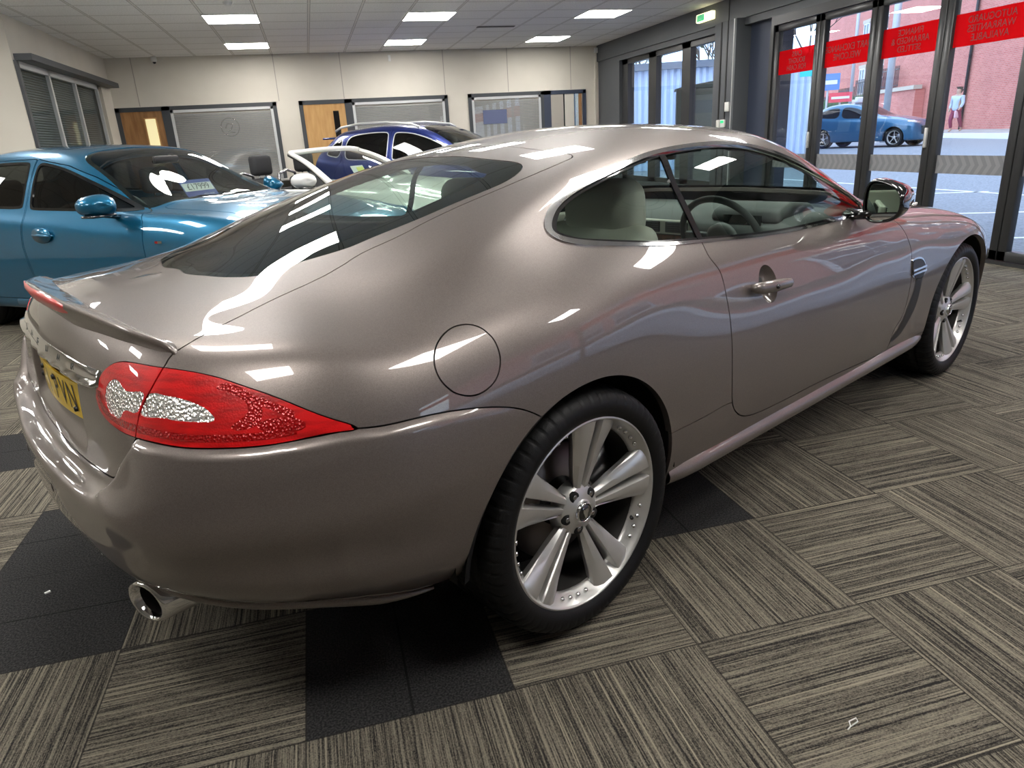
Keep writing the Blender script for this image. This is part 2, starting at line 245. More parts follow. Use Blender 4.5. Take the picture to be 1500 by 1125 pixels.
# ------------------------------------------------------------------ objects
def link(o,parent=None):
    COL.objects.link(o)
    if parent is not None: o.parent=parent
    return o
def meshob(name,V,F,mat,parent=None,smooth=False,N=None,loc=None,rot=None):
    me=bpy.data.meshes.new(name);me.from_pydata([tuple(map(float,v)) for v in V],[],[tuple(f) for f in F])
    if mat is not None: me.materials.append(mat)
    me.update()
    if smooth or N is not None:
        me.polygons.foreach_set('use_smooth',[True]*len(me.polygons))
    if N is not None: me.normals_split_custom_set_from_vertices([tuple(n) for n in N])
    o=bpy.data.objects.new(name,me);link(o,parent)
    if loc is not None:o.location=loc
    if rot is not None:o.rotation_euler=rot
    return o
class MB:
    """collects shapes into one mesh"""
    def __init__(s): s.V=[];s.F=[];s.S=[]
    def add(s,V,F,smooth=False,M=None):
        k=len(s.V);s.V+=[tuple(M@Vector(v)) if M else tuple(v) for v in V];s.F+=[tuple(i+k for i in f) for f in F];s.S+=[smooth]*len(F);return s
    def box(s,a,b,M=None):
        x0,y0,z0=a;x1,y1,z1=b
        V=[(x0,y0,z0),(x1,y0,z0),(x1,y1,z0),(x0,y1,z0),(x0,y0,z1),(x1,y0,z1),(x1,y1,z1),(x0,y1,z1)]
        return s.add(V,[(0,3,2,1),(4,5,6,7),(0,1,5,4),(1,2,6,5),(2,3,7,6),(3,0,4,7)],False,M)
    def tube(s,P,r,n=10,cap=True,M=None,flat=1.0):
        P=[Vector(p) for p in P];V=[];F=[];m=len(P);up=Vector((0,0,1))
        rs=r if hasattr(r,'__len__') else [r]*m
        for i,p in enumerate(P):
            t=(P[min(i+1,m-1)]-P[max(i-1,0)]).normalized()
            a=t.cross(up)
            if a.length<.05:a=t.cross(Vector((1,0,0)))
            a.normalize();b=a.cross(t)
            for k in range(n):
                q=2*math.pi*k/n;V.append(p+(a*math.cos(q)+b*math.sin(q)*flat)*rs[i])
        for i in range(m-1):
            for k in range(n):
                F.append((i*n+k,i*n+(k+1)%n,(i+1)*n+(k+1)%n,(i+1)*n+k))
        if cap: F.append(tuple(range(n))[::-1]);F.append(tuple((m-1)*n+k for k in range(n)))
        return s.add(V,F,True,M)
    def lathe(s,prof,n=48,M=None,axis='y',close=False,smooth=True):
        """prof list (r,h); axis y : circle in xz"""
        V=[];F=[];m=len(prof)
        for k in range(n):
            q=2*math.pi*k/n
            for r,h in prof:
                c,d=r*math.cos(q),r*math.sin(q)
                V.append((c,h,d) if axis=='y' else ((c,d,h) if axis=='z' else (h,c,d)))
        for k in range(n):
            for i in range(m-1 if not close else m):
                j=(i+1)%m
                F.append((k*m+i,((k+1)%n)*m+i,((k+1)%n)*m+j,k*m+j))
        return s.add(V,F,smooth,M)
    def prism(s,poly,h0,h1,axis='z',M=None,smooth=False):
        n=len(poly)
        def P(a,b,h): return {'z':(a,b,h),'y':(a,h,b),'x':(h,a,b)}[axis]
        V=[P(a,b,h0) for a,b in poly]+[P(a,b,h1) for a,b in poly]
        F=[tuple(range(n))[::-1],tuple(range(n,2*n))]+[(i,(i+1)%n,n+(i+1)%n,n+i) for i in range(n)]
        return s.add(V,F,smooth,M)
    def build(s,name,mat,parent=None,bevel=0,loc=None,rot=None,segs=2,recalc=True,subsurf=0,autos=None):
        me=bpy.data.meshes.new(name)
        me.from_pydata([tuple(v) for v in s.V],[],s.F)
        me.polygons.foreach_set('use_smooth',s.S)
        if mat is not None: me.materials.append(mat)
        if recalc or bevel:
            bm=bmesh.new();bm.from_mesh(me)
            if recalc: bmesh.ops.recalc_face_normals(bm,faces=bm.faces)
            if bevel:
                ed=[e for e in bm.edges if len(e.link_faces)==2 and e.calc_face_angle(0)>.6]
                bmesh.ops.bevel(bm,geom=ed,offset=bevel,segments=segs,affect='EDGES',profile=.5,clamp_overlap=True)
                for f in bm.faces:f.smooth=True
            bm.to_mesh(me);bm.free()
        o=bpy.data.objects.new(name,me);link(o,parent)
        if loc is not None:o.location=loc
        if rot is not None:o.rotation_euler=rot
        if subsurf:
            md=o.modifiers.new('sub','SUBSURF');md.levels=subsurf;md.render_levels=subsurf
        if autos:
            md=o.modifiers.new('wn','WEIGHTED_NORMAL');md.keep_sharp=True
        return o
def thing(name,label,cat,loc=(0,0,0),rz=0,group=None):
    o=bpy.data.objects.new(name,None);o.empty_display_size=.2;link(o);o.location=loc;o.rotation_euler=(0,0,rz)
    o['label']=label;o['category']=cat
    if group:o['group']=group
    return o
def tag(o,label,cat,group=None):
    o['label']=label;o['category']=cat
    if group:o['group']=group
    return o
def struct(o): o['kind']='structure';return o
def textmesh(name,body,size,mat,parent=None,loc=(0,0,0),rot=(0,0,0),scale=(1,1,1),depth=.002,align='CENTER',matrix=None,warp=None):
    c=bpy.data.curves.new(name,'FONT');c.body=body;c.size=size;c.align_x=align;c.align_y='CENTER';c.extrude=depth;c.space_line=.9
    t=bpy.data.objects.new(name+'_t',c);COL.objects.link(t)
    dg=bpy.context.evaluated_depsgraph_get();dg.update()
    me=bpy.data.meshes.new_from_object(t.evaluated_get(dg))
    bpy.data.objects.remove(t);bpy.data.curves.remove(c)
    me.materials.clear();me.materials.append(mat)
    if warp:
        for v in me.vertices: v.co=warp(v.co)
    o=bpy.data.objects.new(name,me);link(o,parent);o.location=loc;o.rotation_euler=rot;o.scale=scale
    return o
# ------------------------------------------------------------------ surface panels
def sd(m,uvpoly,p3):
    ins=inside(uvpoly,m['UV']);d=dist3(p3,m['P']);return np.where(ins,d,-d)
def surfP(S,uv,side=-1,off=0):
    ne,nv=S.P.shape[:2];uv=np.asarray(uv,float)
    a=np.clip(np.interp(uv[:,0],S.se,np.arange(ne)),0,ne-1.001);b=np.clip(np.interp(uv[:,1],S.ve,np.arange(nv)),0,nv-1.001)
    i=a.astype(int);j=b.astype(int);fa=(a-i)[:,None];fb=(b-j)[:,None]
    def L(A): return (1-fa)*(1-fb)*A[i,j]+fa*(1-fb)*A[i+1,j]+(1-fa)*fb*A[i,j+1]+fa*fb*A[i+1,j+1]
    P=L(S.P);N=L(S.N);N/=np.linalg.norm(N,axis=1,keepdims=True);P=P+N*off
    if side>0: P=P*[1,-1,1];N=N*[1,-1,1]
    return P,N
def curve(S,uv,closed=True,n=160,smooth=True):
    uv=np.asarray(uv,float)
    if smooth: q=smooth_closed(uv,n) if closed else smooth_open(uv,n)
    else:
        q=[];k=len(uv)
        for i in range(k if closed else k-1):
            a=uv[i];b=uv[(i+1)%k];c=max(1,int(np.linalg.norm((b-a)*[1,.09])/.02))
            for t in range(c): q.append(a+(b-a)*t/c)
        if not closed:q.append(uv[-1])
        q=np.array(q)
    return q,surfP(S,q)[0]
def mirror_join(m,flange=.012,both=True):
    """add mirrored half, weld at y=0, fold free edges inward"""
    P=m['P'];N=m['N'];F=list(m['F'])
    if both:
        k=len(P);c=np.abs(P[:,1])<1e-5
        mp=np.arange(k)+k;mp[c]=np.arange(k)[c]
        P2=np.concatenate([P,P*[1,-1,1]]);N=N.copy();N[c,1]=0;N[c]/=np.maximum(np.linalg.norm(N[c],axis=1,keepdims=True),1e-9)
        N2=np.concatenate([N,N*[1,-1,1]])
        F=F+[tuple(int(mp[i]) for i in f[::-1]) for f in m['F']]
        m=compact(dict(P=P2,N=N2,UV=np.concatenate([m['UV'],m['UV']]),F=F))
    P=m['P'];N=m['N'];F=m['F']
    if flange:
        ed={}
        for f in F:
            for a,b in zip(f,f[1:]+f[:1]):
                k=(a,b) if a<b else (b,a);ed[k]=None if k in ed else (a,b)
        B=[e for e in ed.values() if e]
        B=[(a,b) for a,b in B if np.linalg.norm(P[a]-P[b])>1e-7]
        on={}
        for a,b in B:
            e=P[b]-P[a];o=np.cross(e,N[a]+N[b]);L=np.linalg.norm(o)
            if L<1e-12: continue
            for v in (a,b): on[v]=on.get(v,0)+o/L
        P=list(P);N=list(N);F=list(F);top={};bot={}
        for v,o in on.items():
            o=o/max(np.linalg.norm(o),1e-9)
            top[v]=len(P);P.append(P[v]);N.append(o)
            bot[v]=len(P);P.append(P[v]-m['N'][v]*flange);N.append(o)
        for a,b in B:
            if a in top and b in top: F.append((b,a,top[a],top[b]) if False else (top[b],top[a],bot[a],bot[b]))
        P=np.array(P);N=np.array(N)
    return dict(P=P,N=N,F=F,UV=None)
def panel(name,m,mat,parent,flange=.012,both=True,off=0):
    if off: m=dict(m);m['P']=m['P']+m['N']*off
    r=mirror_join(m,flange,both)
    return meshob(name,r['P'],r['F'],mat,parent,N=r['N'])
def mirrored_once(o_fn): pass
def strip(S,uv,w0,w1,off0,off1,closed=True,n=200,smooth=True):
    """flat-ish moulding that follows a curve on the surface: returns V,F,N on the right side"""
    q,P=curve(S,uv,closed,n,smooth);_,Nn=surfP(S,q);P=surfP(S,q)[0]
    k=len(P);T=np.roll(P,-1,0)-np.roll(P,1,0)
    if not closed:T[0]=P[1]-P[0];T[-1]=P[-1]-P[-2]
    T/=np.maximum(np.linalg.norm(T,axis=1,keepdims=True),1e-9);O=np.cross(T,Nn)
    return P,T,Nn,O
R_=math.radians
M={}
M['jag']=paint('grey_brown_paint',(.188,.160,.146),.62,.42,.15)
M['chrome']=pbr('chrome',(.78,.78,.78),.08,1)
M['satin']=pbr('satin_metal',(.42,.42,.43),.25,1)
M['alloy']=pbr('alloy_silver',(.60,.59,.57),.33,.7,.6,.1)
M['rubber']=pbr('tyre_rubber',(.006,.006,.0065),.5,0,spec=.25,bump=('noise',400,.0004))
M['black']=pbr('black_plastic',(.012,.012,.013),.45)
M['gloss']=pbr('gloss_black',(.006,.006,.007),.08,0,1)
M['dark']=pbr('dark_liner',(.006,.006,.006),.9)
M['frit']=pbr('black_glass_border',(.004,.004,.0045),.85,spec=.05)
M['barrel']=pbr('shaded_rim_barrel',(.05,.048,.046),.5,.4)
M['disc']=pbr('brake_steel',(.16,.14,.13),.4,.9)
M['glass_s']=glassmat('side_glass',(.80,.89,.84),1.0)
M['glass_r']=glassmat('rear_glass',(.62,.76,.68),1.2)
M['glass_w']=glassmat('screen_glass',(.72,.82,.78),1.0)
M['leather']=pbr('cream_leather',(.44,.43,.37),.5,0,bump=('noise',220,.0006))
M['dash']=pbr('dash_vinyl',(.055,.06,.06),.6,0,bump=('noise',300,.0004))
M['wood']=varied(pbr('dark_veneer',(.1,.04,.02),.15,0,1),(.06,.022,.012),(.16,.06,.03),6,4,(1,8,8))
M['red_band']=pbr('ribbed_red_band',(.38,.002,.003),.25,.25,1,coatr=.01,bump=('voronoi',200,.0016))
M['red']=varied(pbr('red_lens',(.4,.002,.003),.35,.0,1,coatr=.01,bump=('voronoi',260,.00035),spec=.4),(.34,.001,.002),(.66,.004,.006),14,3,(1,1,6),(.3,.6))
M['clear']=pbr('faceted_reflector',(.92,.91,.89),.15,.75,1,bump=('voronoi',150,.0035))
M['yellow']=pbr('plate_yellow',(.85,.56,.01),.35,0,.3)
M['ink']=pbr('plate_ink',(.01,.01,.01),.5)
M['mirror']=pbr('mirror_glass',(.8,.85,.8),.01,1)
M['screen']=pbr('lit_screen',(.02,.03,.04),.2,emit=(.35,.65,.9),es=.7)

def frustumwheel(): pass
def ywheel(parent,name,x,y,side,R=.34,rim=.267,W=.27,spokes='jag',detail=True,alloy=None,z=None):
    """side -1 = right. A wheel is a part of its car; tyre, disc, bolts are sub-parts"""
    al=alloy or M['alloy'];sg=1.0
    T=Matrix.Translation((x,y,R if z is None else z))@(Matrix.Identity(4) if side<0 else Matrix.Rotation(math.pi,4,'Z'))
    k=rim/.267
    w=MB()
    rp=[(.262,.012),(.2665,.004),(.268,-.003),(.262,-.005),(.257,.001),(.253,.012),(.237,.028),(.233,.034),(.232,.040)]
    w.lathe([(r*k,h) for r,h in rp],72,T)
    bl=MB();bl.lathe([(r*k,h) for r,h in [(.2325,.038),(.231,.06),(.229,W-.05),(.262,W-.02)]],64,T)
    if spokes=='jag':
        for p in range(5):
            a0=R_(79+72*p)
            for s in (-1,1):
                st=[(.040,.002,.022,.036,.040),(.080,.004,.032,.030,.040),(.130,.007,.046,.022,.036),(.185,.009,.061,.013,.030),(.232,.010,.076,.004,.026),(.259,.011,.084,.001,.024)]
                V=[];F=[]
                for r,t0,t1,y0,y1 in st:
                    r*=k;m_=(t0+t1)*.5
                    for t,yy in ((t0,y0+.010),(t0+.004,y0),(m_+.004,y0+.002),(t1-.003,y0+.012),(t1,y1-.002),(t1-.008,y1+.02),(t0,y1+.02)):
                        t*=s
                        ca,sa=math.cos(a0),math.sin(a0)
                        V.append((r*ca-t*sa,yy,r*sa+t*ca))
                n=7
                for i in range(len(st)-1):
                    for q in range(n):
                        F.append((i*n+q,i*n+(q+1)%n,(i+1)*n+(q+1)%n,(i+1)*n+q))
                F.append(tuple(range(n)));F.append(tuple((len(st)-1)*n+q for q in range(n)))
                w.add(V,F,False,T)
        w.lathe([(.0,.020),(.030,.020),(.034,.024),(.046,.026),(.066,.034),(.074,.046),(.078,.07),(0,.07)],60,T)
    else:
        ns=spokes
        for p in range(ns):
            a0=2*math.pi*p/ns+.3
            for r0,r1,t0,t1,y0,y1 in ((.03,.255,.022,.012,.03,.008),):
                V=[];F=[]
                for r,t,yy in ((r0*k,t0*k,y0),(r1*k*.5,t1*1.1*k,(y0+y1)/2),(r1*k,t1*k*1.3,y1)):
                    for dt,dy in ((-t,.01),(-t*.3,0),(t*.3,0),(t,.01),(t*.8,.03),(-t*.8,.03)):
                        ca,sa=math.cos(a0),math.sin(a0);V.append((r*ca-dt*sa,yy+dy,r*sa+dt*ca))
                n=6
                for i in range(2):
                    for q in range(n):F.append((i*n+q,i*n+(q+1)%n,(i+1)*n+(q+1)%n,(i+1)*n+q))
                F.append(tuple(range(n)));F.append(tuple(2*n+q for q in range(n)))
                w.add(V,F,False,T)
        w.lathe([(.0,.02),(.03*k,.02),(.055*k,.03),(.06*k,.06),(0,.06)],40,T)
    wo=w.build(name,al,parent,bevel=.0016 if spokes=='jag' and detail else 0)
    bl.build('rim_barrel',M['barrel'],wo)
    # tyre
    t=MB();n=480 if detail else 90;V=[];F=[]
    s_=R-.34
    prof=[(.260*k+0,.004),(.268*k,-.006),(.268*k+(R-.268*k)*.25,-.016),(R-.028,-.014),(R-.012,-.002),(R-.005,.014),(R-.001,.036),(R-.0,.050),(R-.007,.053),(R-.007,.060),(R,.063),(R,.105),(R-.007,.108),(R-.007,.117),(R,.120),(R,.162),(R-.007,.165),(R-.007,.174),(R,.177),(R,.215),(R-.006,.24),(R-.02,W-.01),(R-.04,W),(.27*k,W-.01),(.262*k,W-.03)]
    m=len(prof)
    for q in range(n):
        a=2*math.pi*q/n
        for i,(r,h) in enumerate(prof):
            if detail and (q+(i//2))%8==0 and i in (3,4,5,6,7,10,11,14,15,18,19): r-=.0045
            V.append((r*math.cos(a),h,r*math.sin(a)))
    for q in range(n):
        for i in range(m-1):
            F.append((q*m+i,((q+1)%n)*m+i,((q+1)%n)*m+i+1,q*m+i+1))
    t.add(V,F,True,T);t.build('tyre',M['rubber'],wo)
    if detail:
        t=MB()
        t.lathe([(.0,.012),(.020,.012),(.023,.016),(.023,.03)],36,T);t.build('centre_cap',M['gloss'],wo)
        t=MB();t.lathe([(.023,.019),(.0235,.013),(.0255,.011),(.028,.013),(.029,.022)],40,T)
        em=[(-.009,.012),(-.004,.010),(0,.013),(.004,.010),(.009,.012),(.010,.003),(.006,-.004),(.004,-.012),(0,-.015),(-.004,-.012),(-.006,-.004),(-.010,.003)]
        t.prism(em,.009,.013,'y',T)
        t.build('cap_emblem',M['chrome'],wo)
        for p in range(5):
            a=R_(79+36+72*p);cx,cz=.0525*math.cos(a),.0525*math.sin(a);TT=T@Matrix.Translation((cx,0,cz))
            b=MB();b.lathe([(0,.0262),(.0145,.0262),(.016,.036)],20,TT);b.build('bolt_recess',M['dark'],wo)
            b=MB();b.lathe([(0,.0252),(.006,.0252),(.0075,.0258),(.008,.030)],6,TT);b.build('wheel_bolt',M['satin'],wo)
            if side<0:
                for d in (-11,-3.7,3.7,11):
                    a=R_(79+36+72*p+d)
                    TR=T@Matrix.Rotation(-a,4,'Y')@Matrix.Translation((.2465,.019,0))@Matrix.Rotation(R_(-50),4,'Z')
                    b=MB();b.lathe([(0,-.008),(.005,-.008),(.0062,-.005),(.0062,.004)],10,TR);b.build('rim_rivet',M['chrome'],wo)
        c=MB()
        a=R_(79+36+72*3+1);TT=T@Matrix.Rotation(-a,4,'Y')
        c.tube([(.236,.030,.004),(.222,.020,.004),(.212,.010,.004)],[.004,.0045,.0055],10,M=TT)
        c.build('valve',M['black'],wo)
    b=MB();b.lathe([(.05,.115),(.165*k,.115),(.167*k,.12),(.167*k,.14),(.05,.14)],48,T)
    b.build('brake_disc',M['disc'],wo)
    b=MB();a=R_(20);TT=T@Matrix.Rotation(-a,4,'Y')
    b.box((.10*k,.085,-.06),(.20*k,.16,.07),TT);b.build('brake_caliper',M['satin'],wo,bevel=.012)
    b=MB();b.lathe([(0,.09),(.06,.09),(.07,.115),(.2,.19),(.2,W-.03),(0,W-.03)],24,T);b.build('wheel_hub',M['dark'],wo)
    return wo

CAR=thing('coupe','grey-brown metallic two-door coupe with big silver wheels, nearest car on the carpet','car',(0,0,0),R_(26.1266))
def build_jag():
    P=M['jag']
    ks,kg=jag_keys();S=Surf(ks,kg,ds=.0115,nv=11)
    # recess for the number plate
    X=S.P
    def sm(e0,e1,x): t=np.clip((x-e0)/(e1-e0),0,1);return t*t*(3-2*t)
    f=sm(.31,.27,np.abs(X[...,1]))*sm(.660,.70,X[...,2])*sm(.845,.83,X[...,2])*(X[...,0]<-.8)
    X[...,0]+=.024*f
    du=np.gradient(X,axis=0);dv=np.gradient(X,axis=1);N=np.cross(dv,du);N/=np.maximum(np.linalg.norm(N,axis=2,keepdims=True),1e-9)
    sgn=np.sign((N*S.N).sum(2,keepdims=True));mk=(f>0)[...,None]
    S.N=np.where(mk,N*np.where(sgn==0,1,sgn),S.N);S.N[-1,:,1]=0;S.N[-1]/=np.maximum(np.linalg.norm(S.N[-1],axis=1,keepdims=True),1e-9)
    m=S.mesh()
    def arch(m,cx,rx,rz,cz=.34):
        x,z=m['P'][:,0]-cx,m['P'][:,2]-cz
        f=np.where(z>0,np.sqrt((x/rx)**2+(z/rz)**2)-1,np.abs(x)/rx-1)
        return clip(m,f)
    m=arch(m,0,.389,.376);m=arch(m,2.775,.405,.375)
    def spec(uv,ext=None,smooth=True,n=220):
        if ext is None:
            q,p3=curve(S,uv,True,n,smooth);return (q,np.vstack([p3,p3[:1]]))
        q,p3=curve(S,uv,False,n,smooth);return (np.vstack([q,np.array(ext,float)]),p3)
    def fld(m,c):
        i=inside(c[0],m['UV']);d=dist3(c[1],m['P'],False);return np.where(i,d,-d)
    def split(m,c,g):
        f=fld(m,c);return clip(m,f-g),clip(m,-f-g)
    dl=list(JO['dlo']);dl[13]=(-1.862,10.0)
    dl[14]=(-1.872,9.0)
    DLO=spec(dl,n=260)
    LAMP=spec(JO['lamp'],n=200)
    dlo,m=split(m,DLO,.0)
    lamp,m=split(m,LAMP,.0012)
    # boot lid / hatch
    L=JO['lid'];tl=JO['lidlow']
    up=[(-.43,14.0),(-.43,13.5)]+[tuple(q) for q in L[::-1]][1:]
    low=[(1.064,5.92),(1.085,5.7),(1.12,5.4),(1.158,5.12),(1.23,5.08),(1.312,5.09),(1.40,5.10),(1.487,5.12),(1.60,5.15)]
    q1,p1=curve(S,up,False,200,True);q2,p2=curve(S,low,False,120,True)
    LID=(np.vstack([q1,q2,[(1.8,5.15),(1.8,14.6),(-.43,14.6)]]),np.vstack([p1,p2]))
    lid,m=split(m,LID,.0018)
    RG=spec([(1.055,14),(1.03,13.5)]+[tuple(q) for q in JO['rglass'][1:-1]]+[(-.295,13.6),(-.297,14)],[(-.297,14.6),(1.055,14.6)])
    rg,lid=split(lid,RG,.0008)
    q1,p1=curve(S,[(.10,4.0),(.150,4.55)]+[tuple(q) for q in JO['bump'][::-1]],False,140,True)
    q2,p2=curve(S,[(.667,5.91),(.724,5.875),(.777,5.829),(.828,5.808),(.885,5.808),(.936,5.818),(.997,5.865),(1.064,5.92)],False,60,True)
    q3,p3_=curve(S,low,False,120,True)
    BUMP=(np.vstack([q1,q2,q3,[(1.8,5.15),(1.8,-.6),(.1,-.6)]]),np.vstack([p1,p2,p3_]))
    bumper,m=split(m,BUMP,.0016)
    FU=spec(JO['fuel']);fuel,m=split(m,FU,.0018)
    DO=spec(JO['door'],n=320);door,m=split(m,DO,.0022)
    SI=spec([(-.25,2.85),(-.374,2.873),(-.565,2.91),(-.70,2.90),(-.78,2.6),(-.95,2.35),(-1.3,2.25),(-1.7,2.1),(-1.95,1.88),(-2.2,1.85),(-2.5,1.83)],[(-2.5,-.6),(-.25,-.6)])
    sill,m=split(m,SI,.0012)
    WS=spec([(-2.17,14),(-2.16,13),(-2.12,12),(-2.05,11),(-1.975,10.1),(-1.93,9.75),(-1.905,9.9),(-1.86,10.5),(-1.78,11.1),(-1.68,11.42),(-1.58,11.58),(-1.50,11.72),(-1.44,12.1),(-1.415,12.7),(-1.40,13.4),(-1.398,14)],[(-1.398,14.6),(-2.17,14.6)])
    ws,m=split(m,WS,.0015)
    HO=spec([(-2.27,14),(-2.26,13),(-2.2,11.2),(-2.11,9.9),(-2.10,9.3),(-2.2,8.95),(-2.5,8.85),(-2.9,8.9),(-3.2,9.0),(-3.5,9.4),(-3.68,10.3),(-3.75,12),(-3.78,14)],[(-3.78,14.6),(-2.27,14.6)])
    hood,m=split(m,HO,.0018)
    panel('body_shell',m,P,CAR,.022)
    panel('bonnet',hood,P,CAR)
    top=np.vstack([p1,p2]) if False else BUMP[1][:]
    U=bumper['UV'];dB=dist3(top,bumper['P'],False)
    def ss(t): t=np.clip(t,0,1);return t*t*(3-2*t)
    v_=U[:,1];sl=np.interp(v_,[3.6,4.4,5.12,5.9],[1.25,1.205,1.165,1.30])
    mk=ss((sl-U[:,0])/(.028+.30*np.clip((4.4-v_)/1.3,0,1)))
    disp=.014*ss(dB/.015)*ss((v_-2.7)/1.5)*mk*ss((U[:,0]-.18)/.4)
    bumper=dict(bumper);bumper['P']=bumper['P']+bumper['N']*disp[:,None]
    NN=np.zeros_like(bumper['P']);PP_=bumper['P']
    for f_ in bumper['F']:
        n_=np.cross(PP_[f_[1]]-PP_[f_[0]],PP_[f_[2]]-PP_[f_[0]])
        if len(f_)>3: n_=n_+np.cross(PP_[f_[2]]-PP_[f_[0]],PP_[f_[3]]-PP_[f_[0]])
        for i_ in f_: NN[i_]+=n_
    NN/=np.maximum(np.linalg.norm(NN,axis=1,keepdims=True),1e-12);NN*=np.sign((NN*bumper['N']).sum(1,keepdims=True)+1e-9)
    w_=ss(disp/.0005)[:,None]*0+((disp>1e-5)[:,None]);bumper['N']=np.where(w_>0,NN,bumper['N'])
    cc=np.abs(bumper['P'][:,1])<1e-5;bumper['N'][cc,1]=0
    panel('rear_bumper',bumper,P,CAR,.028)
    panel('hatch',lid,P,CAR)
    fl=panel('fuel_flap',fuel,P,CAR,both=False)
    for sd_ in (-1,1):
        def mir(mm):
            if sd_<0: return mm
            return dict(P=mm['P']*[1,-1,1],N=mm['N']*[1,-1,1],UV=mm['UV'],F=[f[::-1] for f in mm['F']])
        # door with a round dish behind the handle
        c=np.array([.925,-.881,.787]);d=np.linalg.norm((door['P']-c)*[1,0,.92],axis=1)
        dd=dict(door);pp=dd['P'].copy();t=np.clip(d/.056,0,1);pp[:,1]+=.024*(1-t**3)*(d<.056)
        # finer dish: recompute normals from geometry
        dd['P']=pp
        ring=clip(door,d-.056);
        dish=clip(door,.056-d);dp=dish['P'];d2=np.linalg.norm((dp-c)*[1,0,.92],axis=1)/.056
        dn=dish['N'].copy();r=(dp-c)*[1,0,.85];r/=np.maximum(np.linalg.norm(r,axis=1,keepdims=True),1e-6)
        slope=np.clip(d2,0,1)**1.5*1.5
        dn=dn-r*slope[:,None];dn/=np.linalg.norm(dn,axis=1,keepdims=True)
        dish=dict(P=dp+np.array([0,1,0])*(.034*(1-np.clip(d2,0,1)**2.5))[:,None],N=dn,UV=dish['UV'],F=dish['F'])
        do=panel('door',mir(ring),P,CAR,both=False)
        panel('handle_dish',mir(dish),P,do,0,both=False)
        h=MB();y=-.905
        h.tube([(.806,y+.018,.795),(.812,y+.002,.795),(.835,y-.006,.793),(.925,y-.010,.787),(1.01,y-.004,.780),(1.032,y+.004,.778),(1.042,y+.018,.777)],[.011,.017,.020,.021,.018,.014,.008],16,M=(Matrix.Scale(1,4) if sd_<0 else Matrix.Scale(-1,4,(0,1,0)))@Matrix.Translation((0,-.905,.787))@Matrix.Diagonal((1,.75,.98,1))@Matrix.Translation((0,.905,-.787)))
        h.build('door_handle',P,do)
        k=MB();k.lathe([(0,-.0035),(.0065,-.0035),(.0075,.002)],14,(Matrix.Identity(4) if sd_<0 else Matrix.Scale(-1,4,(0,1,0)))@Matrix.Translation((.90,-.929,.789)));k.build('lock_barrel',M['gloss'],do)
        panel('sill',mir(sill),P,CAR,both=False)
        # side glass, chrome surround
        f=fld(dlo,DLO);UV=dlo['UV']
        tt=np.clip((UV[:,1]-8.55)/.5,0,1)*np.clip(1,0,1);ff=np.clip((-UV[:,0]-.05)/.35,0,1)
        w=.0205*(1-(1-tt)*ff)+.010*(1-tt)*ff
        ring=clip(dlo,w-f);panel('window_trim',mir(dict(ring,P=ring['P']+ring['N']*.003)),M['chrome'],CAR,.012,both=False)
        seal=clip(dlo,f-w)
        def wof(mm):
            tt_=np.clip((mm['UV'][:,1]-8.55)/.5,0,1);ff_=np.clip((-mm['UV'][:,0]-.05)/.35,0,1);return .0205*(1-(1-tt_)*ff_)+.010*(1-tt_)*ff_
        seal=clip(seal,wof(seal)+.010+.022*np.clip((.16+seal['UV'][:,0])/.2,0,1)-fld(seal,DLO))
        panel('window_seal',mir(dict(seal,P=seal['P']-seal['N']*.002)),M['gloss'],CAR,0,both=False)
        gl=clip(dlo,f-w)
        gl=dict(gl,P=gl['P']-gl['N']*.006)
        f2=dist3(surfP(S,smooth_open(JO['bp'],30),off=-.006)[0],gl['P'],False)
        side=gl['UV'][:,0]+.66
        line=smooth_open(JO['bp'],60);xs=np.interp(gl['UV'][:,1],line[::-1,1],line[::-1,0])
        back=gl['UV'][:,0]>xs
        fb=np.where(back,f2,-f2)
        panel('quarter_glass',mir(clip(gl,fb)),M['glass_s'],CAR,0,both=False)
        panel('door_glass',mir(clip(gl,-fb)),M['glass_s'],CAR,0,both=False)
        bp=clip(gl,.013-f2);panel('pillar_trim',mir(dict(bp,P=bp['P']+bp['N']*.005)),M['gloss'],CAR,.006,both=False)
        # lamps
        sq,sp_=curve(S,JO['lampseam'],False,60,True)
        SEAM=(np.vstack([sq,[(1.8,5.6),(1.8,7.6)]]),sp_)
        lin,lout=split(lamp,SEAM,.0018)
        w1=spec(JO['lampw1']);w2=spec(JO['lampw2'])
        c1,lin=split(lin,w1,0);c2,lout=split(lout,w2,0)
        for nm,a,b in (('inner_tail_lamp',lin,c1),('outer_tail_lamp',lout,c2)):
            a=dict(a,P=a['P']+a['N']*.002)
            lo=panel(nm,mir(a),M['red'],CAR,.016,both=False);lo['label']='red ribbed tail lamp lens'
            b=dict(b,P=b['P']+b['N']*.0012)
            panel('clear_lens',mir(b),M['clear'],lo,0,both=False)
            fa=fld(a,LAMP);bd=clip(a,fa-.011);fa=fld(bd,LAMP);bd=clip(bd,.025-fa);zz=bd['P'][:,2]-(.842+.10*np.clip(bd['P'][:,0]+.9,0,.3));bd=clip(bd,-zz);bd=clip(bd,bd['UV'][:,0]-.735)
            panel('ribbed_band',mir(dict(bd,P=bd['P']+bd['N']*.0007)),M['red_band'],lo,0,both=False)
            if nm[0]=='o':
                tr,_=split(a,spec([(.745,6.30),(.715,6.12),(.765,6.02),(.80,6.18)],n=60),0)
                if len(tr['P']): panel('corner_reflector',mir(dict(tr,P=tr['P']+tr['N']*.0007)),M['red_band'],lo,0,both=False)
                ar,_=split(a,spec([(.86,7.0),(.80,6.75),(.79,6.35),(.83,6.12),(.845,6.2),(.815,6.4),(.825,6.7),(.875,6.92)],n=90),0)
                if len(ar['P']): panel('curved_reflector',mir(dict(ar,P=ar['P']+ar['N']*.0007)),M['red_band'],lo,0,both=False)
